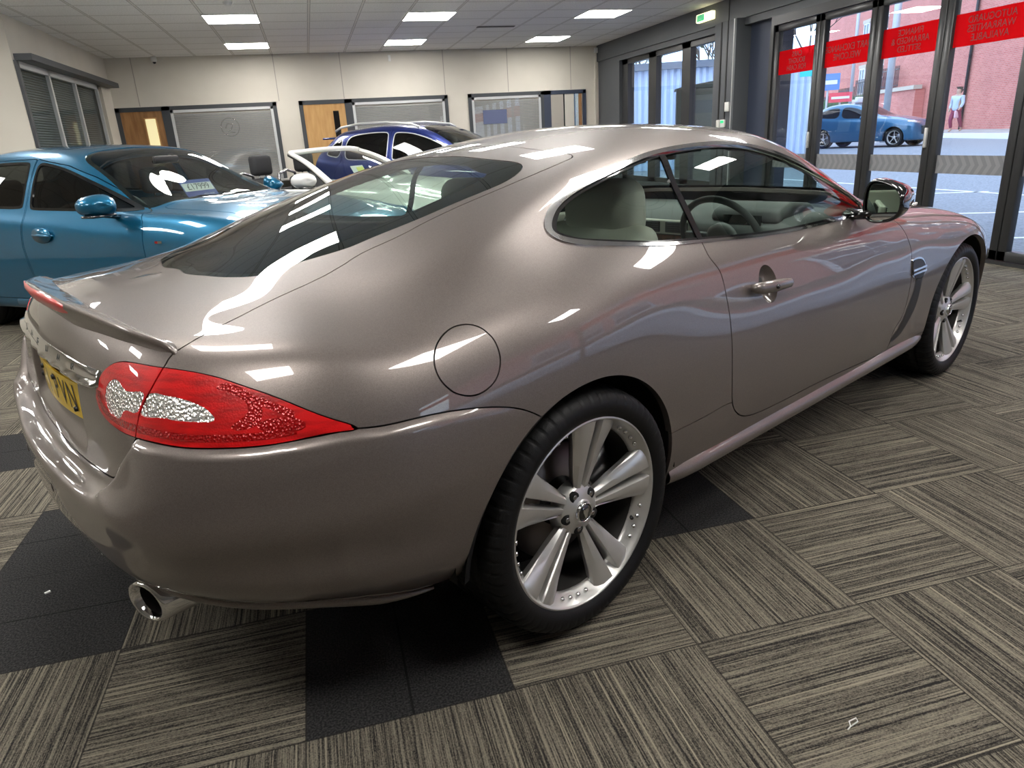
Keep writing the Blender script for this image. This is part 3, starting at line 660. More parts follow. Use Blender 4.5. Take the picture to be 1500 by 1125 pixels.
        # side vent
        v,_=split(m,spec(JO['vent'],n=160),0) if len(m['P']) else (None,None)
        vd,_=split(door,spec(JO['vent'],n=160),0)
        for q in (v,):
            if len(q['P']): panel('side_vent',mir(dict(q,P=q['P']+q['N']*.0015)),M['black'],CAR,0,both=False)
        VC=spec(JO['ventc'],n=100);v,_=split(m,VC,0);vv=dict(v,P=v['P']+v['N']*.004)
        vo=panel('vent_trim',mir(vv),M['chrome'],CAR,.006,both=False)
        fv=fld(vv,VC);cv=clip(vv,fv-.009);panel('vent_core',mir(dict(cv,P=cv['P']+cv['N']*.002)),M['black'],vo,0,both=False)
        for zz in (.630,.648):
            b_=clip(clip(vv,.0045-np.abs(vv['P'][:,2]-zz)),1+0*clip(vv,.0045-np.abs(vv['P'][:,2]-zz))['P'][:,0])
            panel('vent_bar',mir(dict(b_,P=b_['P']+b_['N']*.005)),M['chrome'],vo,.003,both=False)
        # tail pipe
        e=MB();T=Matrix.Translation((-.962,sd_*.452,.333))
        def pipe(prof,nm,mt):
            V=[];F=[];n=40;k=len(prof)
            for q in range(n):
                an=2*math.pi*q/n
                for r_,h,sl in prof:
                    yy=r_*1.12*math.cos(an);V.append((h+sl*.38*(-yy if sd_>0 else yy)*(-1),sd_*0+yy,r_*.95*math.sin(an)))
            for q in range(n):
                for i in range(k-1):F.append((q*k+i,((q+1)%n)*k+i,((q+1)%n)*k+i+1,q*k+i+1))
            e=MB();e.add(V,F,True,T);return e.build(nm,mt,CAR)
        pipe([(.041,.02,1),(.042,.004,1),(.045,-.004,1),(.050,-.004,1),(.053,.003,1),(.053,.02,1),(.050,.14,.2),(.045,.30,0)],'exhaust_tip',M['chrome'])
        pipe([(.0,.09,0),(.0385,.09,.6),(.0395,.014,1)],'exhaust_bore',M['dark'])
    # chrome vent centre dark
    # parking sensors
    for uv in ((.936,3.906),(1.459,2.838)):
        for s_ in (-1,1):
            pp,nn=surfP(S,[uv],s_);T=Matrix.Translation(Vector(pp[0]))@Vector((0,-1,0)).rotation_difference(Vector(nn[0])).to_matrix().to_4x4()
            q=MB();q.lathe([(0,-.0015),(.0085,-.0015),(.0095,-.0005),(.010,.002)],24,T);o=q.build('parking_sensor',P,CAR)
            q=MB();q.lathe([(.0098,-.0006),(.0112,-.0004),(.0114,.002)],24,T);q.build('sensor_ring',M['dark'],o)
    # rear window + frit
    fr=fld(rg,RG)
    panel('rear_window',dict(rg,P=rg['P']-rg['N']*.001),M['glass_r'],CAR,0)
    UV=rg['UV'];X=rg['P']
    wfr=.034+.050*np.clip((X[:,0]+.50)/.3,0,1)*np.clip((np.abs(X[:,1])-.22)/.12,0,1)+.025*np.clip((X[:,0]-.02)/.2,0,1)
    frit=clip(rg,wfr-fr);panel('rear_window_border',dict(frit,P=frit['P']-frit['N']*.004),M['frit'],CAR,0)
    q=MB()
    for s_ in (-1,1):
        q.box((-.30,s_*.395-.012,1.0),(-.22,s_*.395+.012,1.02))
    fr=fld(ws,WS);panel('windscreen',dict(ws,P=ws['P']-ws['N']*.001),M['glass_w'],CAR,0)
    frit=clip(ws,.03-fr);panel('windscreen_border',dict(frit,P=frit['P']-frit['N']*.003),M['frit'],CAR,0)
    # inner liner of the body
    k=S.mesh(off=-.030);ar=arch(k,0,.41,.40);ar=arch(ar,2.775,.43,.40)
    ar=clip(ar,2.35-ar['P'][:,0])
    for c,g in ((DLO,-.004),(RG,.03),(WS,.03)):
        _,ar=split(ar,c,0)
    panel('cabin_lining',ar,M['dash'],CAR,0)
    for s_ in (-1,1):
        q=MB();V=[];F=[];an=np.linspace(R_(92),R_(186),50)
        for a in an:
            tp=min(1,(a-R_(91))/.5)
            for rx_,rz_,dy in ((.3895,.3765,.004),(.3895-.0175*tp,.3765-.0145*tp,.008),(.3885-.0175*tp,.3755-.0145*tp,.030)):
                x=rx_*math.cos(a);z=.34+rz_*math.sin(a);V.append((x,s_*(.945-.055*((z-.70)/.4)**2-dy),z))
        for i in range(49):
            for j in range(2):F.append((i*3+j,(i+1)*3+j,(i+1)*3+j+1,i*3+j+1))
        q.add(V,F,True);q.build('arch_trim',M['black'],CAR,recalc=False)
    # wheel housings
    for cx,nm in ((0,'wheel_arch_liner'),(2.775,'wheel_arch_liner')):
        for s_ in (-1,1):
            q=MB();n=30;V=[];F=[];yo=.895 if cx==0 else .87
            pts=[(cx+.415*math.cos(a)*(1),.34+.40*math.sin(a)) for a in np.linspace(-.06,math.pi+.06,n)]
            for px_,pz_ in pts: V+=[(px_,s_*yo,max(pz_,.16)),(px_,s_*.5,max(pz_,.16))]
            for i in range(n-1):F.append((2*i,2*i+1,2*i+3,2*i+2))
            V.append((cx,s_*.5,.3));c_=len(V)-1
            for i in range(n-1):F.append((2*i+1,2*i+3,c_))
            q.add(V,F,True);q.build(nm,M['dark'],CAR,recalc=False)
    q=MB();q.box((-.52,-.55,.22),(3.3,.60,.26));q.box((-.88,-.40,.42),(-.5,.40,.46));q.box((.42,-.82,.215),(2.33,.82,.25));q.build('underbody',M['dark'],CAR)
    for s_ in (-1,1):
        pts=[];uu=np.linspace(.44,1.6,50)
        pp,nn=surfP(S,np.stack([uu,np.full(50,1.05)],1),s_,off=-.004)
        q=MB();q.tube([tuple(p_+np.array([0,0,-.012])) for p_ in pp],[.0145*min(1,(i+2)/8) for i in range(50)],10);q.build('bumper_lip',P,CAR)
    for s_ in (-1,1):
        q=MB();V=[];F=[];pr=[(.886,.318),(.903,.298),(.909,.284),(.906,.266),(.882,.240),(.855,.238)];xs=np.linspace(.40,2.36,30)
        for x in xs:
            k_=min(1,(x-.38)/.12,(2.38-x)/.12);
            for w_,z_ in pr: V.append((x,s_*(w_-.02+.02*k_),z_+.002))
        for i in range(29):
            for j in range(5):F.append((i*6+j,(i+1)*6+j,(i+1)*6+j+1,i*6+j+1))
        q.add(V,F,True);q.build('sill_moulding',P,CAR)
    # spoiler
    ys=np.array([0,.1,.2,.3,.4,.48,.55,.60,.625]);n=len(ys)
    lx=[-.868,-.868,-.866,-.859,-.850,-.842,-.828,-.817,-.820];ux=[-.930,-.929,-.926,-.917,-.902,-.887,-.868,-.850,-.836]
    cx=[-.962,-.958,-.946,-.925,-.905,-.888,-.865,-.845,-.834];cz=[1.006,1.005,.998,.988,.978,.969,.958,.948,.941]
    def deckz(x,y):
        PP=S.P.reshape(-1,3);mk=(PP[:,2]>.85);d=(PP[:,0]-x)**2+(PP[:,1]+abs(y))**2;d=np.where(mk,d,9);i=np.argsort(d)[:3];wt=1/(d[i]+1e-6);return float((PP[i,2]*wt).sum()/wt.sum())
    yy=list(np.linspace(0,.625,41));V=[];F=[]
    def I(a,y): return float(cspline(ys,np.array(a)[:,None],[y])[0,0])
    rows=[]
    for y in yy:
        a,b,c,d=I(lx,y),I(ux,y),I(cx,y),I(cz,y);za,zb=deckz(a,y)-.004,deckz(b,y)-.006
        t=min(1,(.632-y)/.03)**.5;th=.013+.013*math.exp(-(y/.26)**2)
        pr=[(a,za),(a*.72+c*.28,za*.78+d*.22+.001),(a*.45+c*.55,za*.5+d*.5+.001),(a*.2+c*.8,za*.18+d*.82+.001),(c+.004,d),(c,d-.002),(c-.0015,d-.004-.5*th),(c+.002,d-.001-th),(c*.6+b*.4,(d-.002-th)*.55+zb*.45),(b,zb)]
        rows.append([(p_[0],y,zb+(p_[1]-zb)*t if p_[1]>zb else p_[1]) for p_ in pr])
    full=[[(x,-y,z) for x,y,z in r] for r in rows[:0:-1]]+rows
    k_=len(full[0]);V=[p_ for r in full for p_ in r]
    for i in range(len(full)-1):
        for j in range(k_-1):F.append((i*k_+j,(i+1)*k_+j,(i+1)*k_+j+1,i*k_+j+1))
    F.append(tuple(range(k_)));F.append(tuple((len(full)-1)*k_+j for j in range(k_))[::-1])
    q=MB();q.add(V,F,True);sp=q.build('boot_spoiler',P,CAR)
    # high brake lamp set in the spoiler lip
    V=[];F=[];sel=[r for r in full if abs(r[0][1])<=.255];
    for r in sel:
        e=1-max(0,(abs(r[0][1])-.20)/.055)
        A=[np.array(r[j]) for j in (4,5,6,7,8)]
        A[0]=A[0]*.15+np.array(r[3])*.85
        A[4]=A[3]*.45+A[4]*.55
        mid=(A[0]+A[4])/2
        for a in A:
            V.append(tuple(mid+(a-mid)*(.35+.65*max(e,0)**.5)+np.array([-.0028,0,.0012])))
    for i in range(len(sel)-1):
        for j in range(4):F.append((i*5+j,(i+1)*5+j,(i+1)*5+j+1,i*5+j+1))
    q=MB();q.add(V,F,True);o=q.build('high_brake_lamp',pbr('deep_red_lens',(.62,.004,.006),.3,0,.6),CAR);o['label']='red brake lamp in the spoiler lip'
    # chrome finisher with letters
    yt=np.linspace(-.452,.452,61)
    def tailpt(y,z):
        c_=S.P[int(len(S.P)*.85):];PP=c_.reshape(-1,3);d=(PP[:,1]+abs(y))**2+(PP[:,2]-z)**2+np.where(PP[:,0]>-.8,9,0);i=np.argsort(d)[:4];wt=1/(d[i]+1e-7);return float((PP[i,0]*wt).sum()/wt.sum())
    V=[];F=[]
    for y in yt:
        a=abs(y)/.452;zt=.876+.004*a;zb=.834+.014*a**3
        xt=tailpt(y,zt);xm=tailpt(y,(zt+zb)/2);xb=tailpt(y,max(zb,.842))
        pr=[(xt+.004,zt),(xt-.004,zt-.002),(xm-.005,zt*.45+zb*.55),(xm-.007,zt*.40+zb*.60-.002),(xb-.013,zt*.25+zb*.75),(xb-.015,zt*.12+zb*.88),(xb-.012,zb),(xb+.02,zb-.001)]
        V+=[(x,y,z) for x,z in pr]
    k_=8
    for i in range(60):
        for j in range(k_-1):F.append((i*k_+j,(i+1)*k_+j,(i+1)*k_+j+1,i*k_+j+1))
    F.append(tuple(range(k_)));F.append(tuple(60*k_+j for j in range(k_))[::-1])
    q=MB();q.add(V,F,True);ch=q.build('chrome_finisher',M['chrome'],CAR)
    for i,c in enumerate('JAGUAR'):
        y0=.29-i*.116
        def wl(co,y0=y0):
            y=y0-co.x;z=.8635+co.y;zt_=.876;zm_=.876*.45+.834*.55;t_=(zt_-z)/(zt_-zm_)
            x=(tailpt(y,zt_)-.004)*(1-t_)+(tailpt(y,(zt_+.834)/2)-.005)*t_
            return Vector((x-.0012-(.0008 if co.z>0 else 0),y,z))
        textmesh('badge_letter',c,.021,M['dash'],ch,warp=wl,depth=.0006)
    # number plate
    q=MB();
    xs_=lambda y:-.975+.021*(y/.26)**2
    V=[];F=[];n=21
    for i in range(n):
        y=-.26+.52*i/(n-1)
        for z,dx in ((.722,0),(.813,.001)):
            V.append((xs_(y),y,z));V.append((xs_(y)+.006,y,z))
    for i in range(n-1):
        a=i*4;b=a+4;F+=[(a,b,b+2,a+2),(a+1,a+3,b+3,b+1),(a,a+1,b+1,b),(a+2,b+2,b+3,a+3)]
    F+=[(0,2,3,1),((n-1)*4,(n-1)*4+1,(n-1)*4+3,(n-1)*4+2)]
    q.add(V,F);pl=q.build('number_plate',M['yellow'],CAR)
    def wp(co):
        y=-co.x;z=.767+co.y;return Vector((xs_(y)-.0012,y,z))
    for i,c in enumerate('YH11PVN'):
        y0=.194-i*.061-(.022 if i>3 else 0)
        textmesh('plate_character',c,.092,M['ink'],pl,warp=lambda co,y0=y0:wp(Vector((co.x*.85-y0,co.y*1.02,0))),depth=.0)
    for y,z in ((-.205,.742),(-.07,.795),(.07,.795),(.205,.742)):
        q=MB();q.lathe([(0,-.005),(.0055,-.005),(.0065,-.003),(.0065,.004)],12,Matrix.Translation((xs_(y)-.001,y,z)),'x')
        q.build('plate_fixing',M['ink'],pl)
    # door mirrors
    for s_ in (-1,1):
        V=[];F=[];n=28;ring=[]
        def shp(a,sx,sz,e=2.7): c,s=math.cos(a),math.sin(a);return sx*abs(c)**(2/e)*(1 if c>0 else -1),sz*abs(s)**(2/e)*(1 if s>0 else -1)
        st=[(0,.082,.068,0),(-.004,.088,.074,0),(.02,.093,.079,0),(.07,.091,.076,.002),(.115,.078,.062,.006),(.145,.052,.040,.010),(.158,.02,.015,.012)]
        for dx,sy,sz,dz in st:
            for k in range(n):
                a=2*math.pi*k/n;yy_,zz=shp(a,sy,sz)
                zz*=1-.22*(yy_/sy);V.append((1.62+dx+ .05*yy_/sy*(1 if dx<.1 else .4)*(-1) ,s_*(.932+yy_),.982+zz+dz))
        for i in range(len(st)-1):
            for k in range(n):F.append((i*n+k,i*n+(k+1)%n,(i+1)*n+(k+1)%n,(i+1)*n+k))
        F.append(tuple((len(st)-1)*n+k for k in range(n)))
        q=MB();q.add(V,F,True);mo=q.build('door_mirror',M['gloss'],CAR)
        V=[];
        for k in range(n):
            a=2*math.pi*k/n;yy_,zz=shp(a,.081,.066);zz*=1-.22*(yy_/.081);V.append((1.625-.05*yy_/.081,s_*(.932+yy_),.982+zz))
        q=MB();q.add(V,[tuple(range(n))]);q.build('mirror_glass',M['mirror'],mo,recalc=False)
        q=MB();q.tube([(1.70,s_*.78,.925),(1.69,s_*.83,.925),(1.68,s_*.90,.935)],[.035,.028,.03],12,flat=.7);q.build('mirror_foot',M['gloss'],mo)
        q=MB();q.tube([(1.712,s_*1.012,.975),(1.69,s_*1.022,.972),(1.665,s_*1.021,.968)],[.004,.010,.004],10,flat=.8);q.build('indicator_lens',M['clear'],mo)
        # triangular sail panel
    # interior
    q=MB();q.box((-.3,-.66,.30),(2.1,.66,.34));q.box((-.62,-.55,.5),(.15,.55,.80));q.build('cabin_floor',M['dash'],CAR,bevel=.02)
    for s_ in (-1,1):
        T=Matrix.Translation((.72,s_*.37,0))
        b=MB();tilt=Matrix.Rotation(R_(-14),4,'Y')
        b.box((-.07,-.235,.0),(.07,.235,.60),T@Matrix.Translation((.08,0,.40))@tilt)
        se=b.build('seat_back',M['leather'],CAR,bevel=.055,segs=4)
        b=MB();b.box((-.075,-.155,0),(.075,.155,.21),T@Matrix.Translation((-.01,0,.925))@Matrix.Rotation(R_(-4),4,'Y'));b.build('headrest',M['leather'],se,bevel=.065,segs=5)
        b=MB()
        for yy_ in (-.21,.21): b.box((-.09,yy_-.05,.1),(.12,yy_+.05,.50),T@Matrix.Translation((.10,0,.40))@tilt)
        b.build('seat_bolster',M['leather'],se,bevel=.04,segs=3)
        b=MB();b.box((.0,-.25,.36),(.52,.25,.50),T@Matrix.Translation((.10,0,0)));b.build('seat_cushion',M['leather'],CAR,bevel=.05,segs=3)
        b=MB()
        b.box((.62,s_*.76-.02,.40),(2.0,s_*.76+.02,.88));b.build('door_card',M['leather'],CAR,bevel=.015)
    # dashboard
    prof=[(1.56,.62),(1.56,.80),(1.58,.865),(1.64,.90),(1.80,.915),(2.06,.92),(2.12,.90),(2.12,.62)]
    b=MB();b.prism([(x,z) for x,z in prof],-.70,.70,'y');da=b.build('dashboard',M['dash'],CAR,bevel=.02)
    b=MB();b.prism([(1.60,.88),(1.62,.935),(1.72,.962),(1.88,.945),(1.96,.90)],-.54,-.20,'y');b.build('instrument_hood',M['dash'],da,bevel=.03,segs=3)
    b=MB();b.box((1.545,-.70,.775),(1.562,.70,.815));b.build('wood_trim',M['wood'],da,bevel=.004)
    b=MB();b.box((1.535,-.15,.82),(1.56,.16,.885));b.build('vent_frame',M['leather'],da,bevel=.008)
    for y in (-.075,.08):
        b=MB();b.box((1.530,y-.062,.828),(1.54,y+.062,.878));v=b.build('air_vent',M['black'],da,bevel=.004)
        b=MB()
        for k in range(5): b.box((1.527,y-.058,.832+k*.0095),(1.532,y+.058,.835+k*.0095))
        b.build('vent_slat',M['dash'],v)
    b=MB();b.box((1.50,-.13,.63),(1.56,.13,.765));b.build('centre_stack',M['leather'],CAR,bevel=.02)
    b=MB();b.box((1.492,-.075,.68),(1.499,.075,.75));b.build('display',M['screen'],CAR)
    b=MB();b.box((.55,-.10,.34),(1.50,.10,.60));b.build('centre_console',M['leather'],CAR,bevel=.03)
    T=Matrix.Translation((1.44,-.37,.835))@Matrix.Rotation(R_(-24),4,'Y')
    b=MB();n=40
    pr=[(.185+.014*math.cos(a),.014*math.sin(a)) for a in np.linspace(0,2*math.pi,11)[:-1]]
    b.lathe(pr,48,T,'x',close=True);sw=b.build('steering_wheel',M['dash'],CAR)
    b=MB()
    for a in (0,180,270):
        b.box((-.008,.03,-.022),(.012,.18,.022),T@Matrix.Rotation(R_(a),4,'X'))
    b.build('wheel_spoke',M['dash'],sw,bevel=.006)
    b=MB();b.lathe([(0,-.03),(.05,-.025),(.068,0),(.06,.03),(0,.03)],30,T,'x');b.build('airbag_boss',M['dash'],sw)
    b=MB();b.box((1.595,-.46,.84),(1.602,-.28,.915));b.build('instrument_dials',M['gloss'],da)
    b=MB();b.box((1.44,-.115,1.155),(1.475,.115,1.215));b.build('cabin_mirror',M['black'],CAR,bevel=.012)
    # parcel area
    # wheels
    ywheel(CAR,'wheel',0,-.925,-1);ywheel(CAR,'wheel',0,.925,1)
    ywheel(CAR,'wheel',2.752,-.893,-1,W=.25);ywheel(CAR,'wheel',2.752,.893,1,W=.25)
    return S
JS=build_jag()
# ================================================================= room
A0=5.526;B0=11.63;H=2.87
def nodes(m): return m.node_tree.nodes,m.node_tree.links
def carpet():
    m,nt,o=newmat('carpet_tiles');N=nt.nodes;L=nt.links
    def mth(op,a,b=None,c=None):
        n=N.new('ShaderNodeMath');n.operation=op
        for i,v in enumerate((a,b,c)):
            if v is None: continue
            if isinstance(v,(int,float)): n.inputs[i].default_value=v
            else: L.new(v,n.inputs[i])
        return n.outputs[0]
    tc=N.new('ShaderNodeTexCoord');sp=N.new('ShaderNodeSeparateXYZ');L.new(tc.outputs['Object'],sp.inputs[0])
    u=mth('DIVIDE',mth('ADD',sp.outputs[0],.363),.5);v=mth('DIVIDE',mth('ADD',sp.outputs[1],1.008),.5)
    i=mth('FLOOR',u);j=mth('FLOOR',v);fu=mth('SUBTRACT',u,i);fv=mth('SUBTRACT',v,j)
    par=mth('PINGPONG',mth('ADD',i,j),1.0)     # 0 even, 1 odd
    def eq(a,k): return mth('COMPARE',a,float(k),.1)
    def cell(ci,cj): return mth('MULTIPLY',eq(i,ci),eq(j,cj))
    par=mth('MULTIPLY',par,mth('SUBTRACT',1.0,cell(0,-1)))
    cv=N.new('ShaderNodeCombineXYZ');L.new(i,cv.inputs[0]);L.new(j,cv.inputs[1])
    wn=N.new('ShaderNodeTexWhiteNoise');wn.noise_dimensions='2D';L.new(cv.outputs[0],wn.inputs[0])
    # odd -> stripes run along a (x); coordinate across = v
    across=mth('ADD',mth('MULTIPLY',par,v),mth('MULTIPLY',mth('SUBTRACT',1.0,par),u))
    along=mth('ADD',mth('MULTIPLY',par,u),mth('MULTIPLY',mth('SUBTRACT',1.0,par),v))
    def tex(sa,sb,det,off,rough=.6):
        c=N.new('ShaderNodeCombineXYZ');L.new(mth('MULTIPLY',along,sa),c.inputs[0]);L.new(mth('MULTIPLY',across,sb),c.inputs[1]);L.new(mth('ADD',mth('MULTIPLY',wn.outputs[0],37.0),off),c.inputs[2])
        t=N.new('ShaderNodeTexNoise');t.inputs['Scale'].default_value=1;t.inputs['Detail'].default_value=det;t.inputs['Roughness'].default_value=rough;L.new(c.outputs[0],t.inputs['Vector']);return t.outputs[0]
    s1=tex(.45,84,2,0,.5);s2=tex(6,150,3,9);s3=tex(95,150,3,4,.8);s4=tex(.5,9,1,20)
    def ramp(x,a,b,ca=(0,0,0),cb=(1,1,1)):
        r=N.new('ShaderNodeValToRGB');r.color_ramp.elements[0].position=a;r.color_ramp.elements[1].position=b
        r.color_ramp.elements[0].color=(*ca,1);r.color_ramp.elements[1].color=(*cb,1);L.new(x,r.inputs[0]);return r.outputs[0]
    mixv=mth('ADD',mth('MULTIPLY',s1,.36),mth('ADD',mth('MULTIPLY',s2,.26),mth('ADD',mth('MULTIPLY',s3,.32),mth('MULTIPLY',s4,.06))))
    base=ramp(mixv,.432,.575,(.017,.0155,.015),(.225,.20,.155))
    ln=ramp(s1,.645,.70)     # pale yarn lines
    dk=ramp(tex(.3,75,1,51),.655,.70)
    def mix(f,a,b):
        x=N.new('ShaderNodeMix');x.data_type='RGBA'
        for k,vv in ((0,f),(6,a),(7,b)):
            if isinstance(vv,tuple): x.inputs[k].default_value=(*vv,1)
            elif isinstance(vv,(int,float)): x.inputs[k].default_value=vv
            else: L.new(vv,x.inputs[k])
        return x.outputs[2]
    col=mix(mth('MULTIPLY',ln,.6),base,(.36,.32,.235));col=mix(mth('MULTIPLY',dk,.75),col,(.014,.013,.013))
    # plain dark tiles
    blk=None
    for ci,cj in ((0,0),(2,1),(1,1),(-2,1),(-2,2),(-3,4),(-2,4),(0,2),(4,5),(1,4)):
        c=cell(ci,cj);blk=c if blk is None else mth('MAXIMUM',blk,c)
    nz=N.new('ShaderNodeTexNoise');nz.inputs['Scale'].default_value=190;nz.inputs['Detail'].default_value=3;L.new(tc.outputs['Object'],nz.inputs['Vector'])
    bc=ramp(nz.outputs[0],.38,.72,(.011,.011,.012),(.052,.050,.050))
    seamsel=mth('GREATER_THAN',i,-1.5)
    sx=mth('LESS_THAN',mth('ABSOLUTE',mth('SUBTRACT',fu,.5)),.006);sy=mth('LESS_THAN',mth('ABSOLUTE',mth('SUBTRACT',fv,.5)),.006)
    seam=mth('ADD',mth('MULTIPLY',seamsel,sx),mth('MULTIPLY',mth('SUBTRACT',1.0,seamsel),sy))
    bc=mix(mth('MULTIPLY',seam,.8),bc,(.004,.004,.004))
    col=mix(blk,col,bc)
    # joints
    e=mth('MINIMUM',mth('MINIMUM',fu,mth('SUBTRACT',1.0,fu)),mth('MINIMUM',fv,mth('SUBTRACT',1.0,fv)))
    jt=mth('MULTIPLY',mth('LESS_THAN',e,.0045),.7);col=mix(jt,col,(.012,.011,.011))
    b=N.new('ShaderNodeBsdfPrincipled');b.inputs['Roughness'].default_value=.95;b.inputs['Specular IOR Level'].default_value=.2
    L.new(col,b.inputs['Base Color'])
    bp=N.new('ShaderNodeBump');bp.inputs['Distance'].default_value=.003;bp.inputs['Strength'].default_value=.7
    L.new(mth('ADD',mth('MULTIPLY',s2,.6),mth('MULTIPLY',s3,.8)),bp.inputs['Height']);L.new(bp.outputs[0],b.inputs['Normal']);L.new(b.outputs[0],o.inputs[0])
    return m
def ceilmat():
    m,nt,o=newmat('ceiling_tiles');N=nt.nodes;L=nt.links
    def mth(op,a,b=None):
        n=N.new('ShaderNodeMath');n.operation=op
        for i,v in enumerate((a,b)):
            if v is None: continue
            if isinstance(v,(int,float)): n.inputs[i].default_value=v
            else: L.new(v,n.inputs[i])
        return n.outputs[0]
    tc=N.new('ShaderNodeTexCoord');sp=N.new('ShaderNodeSeparateXYZ');L.new(tc.outputs['Object'],sp.inputs[0])
    u=mth('FRACT',mth('ADD',mth('DIVIDE',mth('ADD',sp.outputs[0],1.165),.62),100.0));v=mth('FRACT',mth('ADD',mth('DIVIDE',mth('SUBTRACT',sp.outputs[1],7.65),.62),100.0))
    e=mth('MINIMUM',mth('MINIMUM',u,mth('SUBTRACT',1.0,u)),mth('MINIMUM',v,mth('SUBTRACT',1.0,v)))
    g=mth('LESS_THAN',e,.020);s=mth('LESS_THAN',mth('ABSOLUTE',mth('SUBTRACT',e,.024)),.004)
    nz=N.new('ShaderNodeTexNoise');nz.inputs['Scale'].default_value=70;nz.inputs['Detail'].default_value=4;L.new(tc.outputs['Object'],nz.inputs['Vector'])
    r=N.new('ShaderNodeValToRGB');r.color_ramp.elements[0].color=(.74,.73,.71,1);r.color_ramp.elements[1].color=(.90,.89,.87,1);r.color_ramp.elements[0].position=.35;r.color_ramp.elements[1].position=.6;L.new(nz.outputs[0],r.inputs[0])
    def mix(f,a,b):
        x=N.new('ShaderNodeMix');x.data_type='RGBA';L.new(f,x.inputs[0]);L.new(a,x.inputs[6]);x.inputs[7].default_value=(*b,1);return x.outputs[2]
    c=mix(g,r.outputs[0],(.72,.70,.66));c=mix(s,c,(.25,.24,.23))
    b=N.new('ShaderNodeBsdfPrincipled');b.inputs['Roughness'].default_value=.9;L.new(c,b.inputs['Base Color']);L.new(b.outputs[0],o.inputs[0]);return m
M['cream']=varied(pbr('cream_wall_panel',(.62,.58,.50),.7),(.60,.56,.485),(.66,.62,.54),1.2,3)
M['anth']=pbr('anthracite_cladding',(.075,.082,.09),.5,bump=('noise',3,.002))
M['navy']=pbr('dark_blue_recess',(.035,.045,.075),.55)
M['frame']=pbr('anthracite_frame',(.045,.046,.048),.35,.3)
M['darkframe']=pbr('dark_grey_trim',(.045,.050,.056),.5)
M['silver']=pbr('pale_silver_frame',(.55,.56,.56),.35,.3)
M['seam']=pbr('panel_seam',(.36,.33,.29),.7)
M['whitep']=pbr('white_plastic',(.75,.75,.72),.4)
M['glassw']=glassmat('window_glass',(.93,.96,.97),1.0)
M['glassi']=glassmat('internal_glass',(.92,.92,.92),1.1)
M['lamp']=pbr('lamp_panel',(.9,.9,.9),.5,emit=(1,.975,.93),es=30)
M['oak1']=varied(pbr('brown_oak_door',(.30,.15,.05),.4,0,.2),(.23,.105,.032),(.36,.18,.062),3,6,(6,1,1))
M['oak2']=varied(pbr('pale_oak_door',(.5,.28,.10),.4,0,.2),(.47,.255,.085),(.56,.33,.125),3,5,(6,1,1))
M['litpane']=pbr('lit_vision_panel',(.7,.65,.4),.3,emit=(1,.85,.45),es=.55)
M['blind']=pbr('blind_slat',(.44,.45,.44),.6,0)
M['office']=pbr('office_wall',(.55,.52,.46),.8)
M['exit_green']=pbr('exit_green',(.0,.25,.1),.4,emit=(.02,.55,.2),es=1.0)
M['exit_body']=pbr('exit_lit_body',(.8,.8,.6),.4,emit=(1,.95,.55),es=1.4)
fl=MB();fl.box((-9,-9,-.05),(A0+.10,B0+.05,0));struct(fl.build('floor',carpet()))
c=MB();c.box((-9,-9,H),(A0+.1,B0+.05,H+.08));struct(c.build('ceiling',ceilmat()))
w=MB();w.box((-3.3,B0,0),(A0+.1,B0+.1,H));wb=struct(w.build('wall_back',M['cream']))
for a in (-2.8,-.535,.598,2.458,3.682,4.949):
    s=MB();s.box((a-.006,B0-.004,2.11 if not(-.6<a<-.5 or .5<a<.6) else 2.11),(a+.006,B0,H));s.build('panel_joint',M['seam'],wb)
w=MB();w.box((-3.3,7.38,0),(-3.2,7.45,H));w.box((-3.3,7.45,0),(-3.2,B0,.9));w.box((-3.3,7.45,2.47),(-3.2,B0,H));w.box((-3.3,11.05,.9),(-3.2,B0,2.47));wl=struct(w.build('wall_left',M['cream']))
w=MB();w.box((-9,7.38,0),(-3.3,7.48,H));w=struct(w.build('wall_left_return',M['cream']))
w=MB();w.box((-9.1,-9,0),(-9,7.48,H));struct(w.build('wall_far_left',M['cream']))
w=MB();w.box((-9,-9.1,0),(A0+.1,-9,H));struct(w.build('wall_front',M['cream']))
# left window
wn=MB();wn.box((-3.23,7.45,2.40),(-3.02,11.45,2.47));wo=struct(wn.build('window_4',M['darkframe']))
s=MB()
for b in (8.51,9.60,10.75): s.box((-3.225,b-.03,.9),(-3.185,b+.03,2.40))
s.box((-3.225,7.45,2.33),(-3.185,10.78,2.40));s.build('window_frame',M['silver'],wo)
s=MB();s.box((-3.24,7.45,.9),(-3.23,10.78,2.36));s.build('pane',glassmat('left_window_glass',(.75,.78,.78),.35),wo)
b_=MB()
for k in range(48): b_.add([(-3.275,7.45,.92+k*.03),(-3.275,10.78,.92+k*.03),(-3.29,10.78,.942+k*.03),(-3.29,7.45,.942+k*.03)],[(0,1,2,3)])
b_.build('blind',pbr('grey_blind',(.38,.40,.40),.6),wo,recalc=False)
s=MB();s.box((-3.21,7.40,.9),(-3.17,7.47,2.40));s.build('window_jamb',M['darkframe'],wo)
s=MB();s.box((-4.6,7.4,.0),(-4.55,B0,H));s.box((-4.6,7.38,2.6),(-3.3,B0,2.7));s.box((-4.6,B0,0),(-3.3,B0+.1,2.7));struct(s.build('wall_office',M['office']))
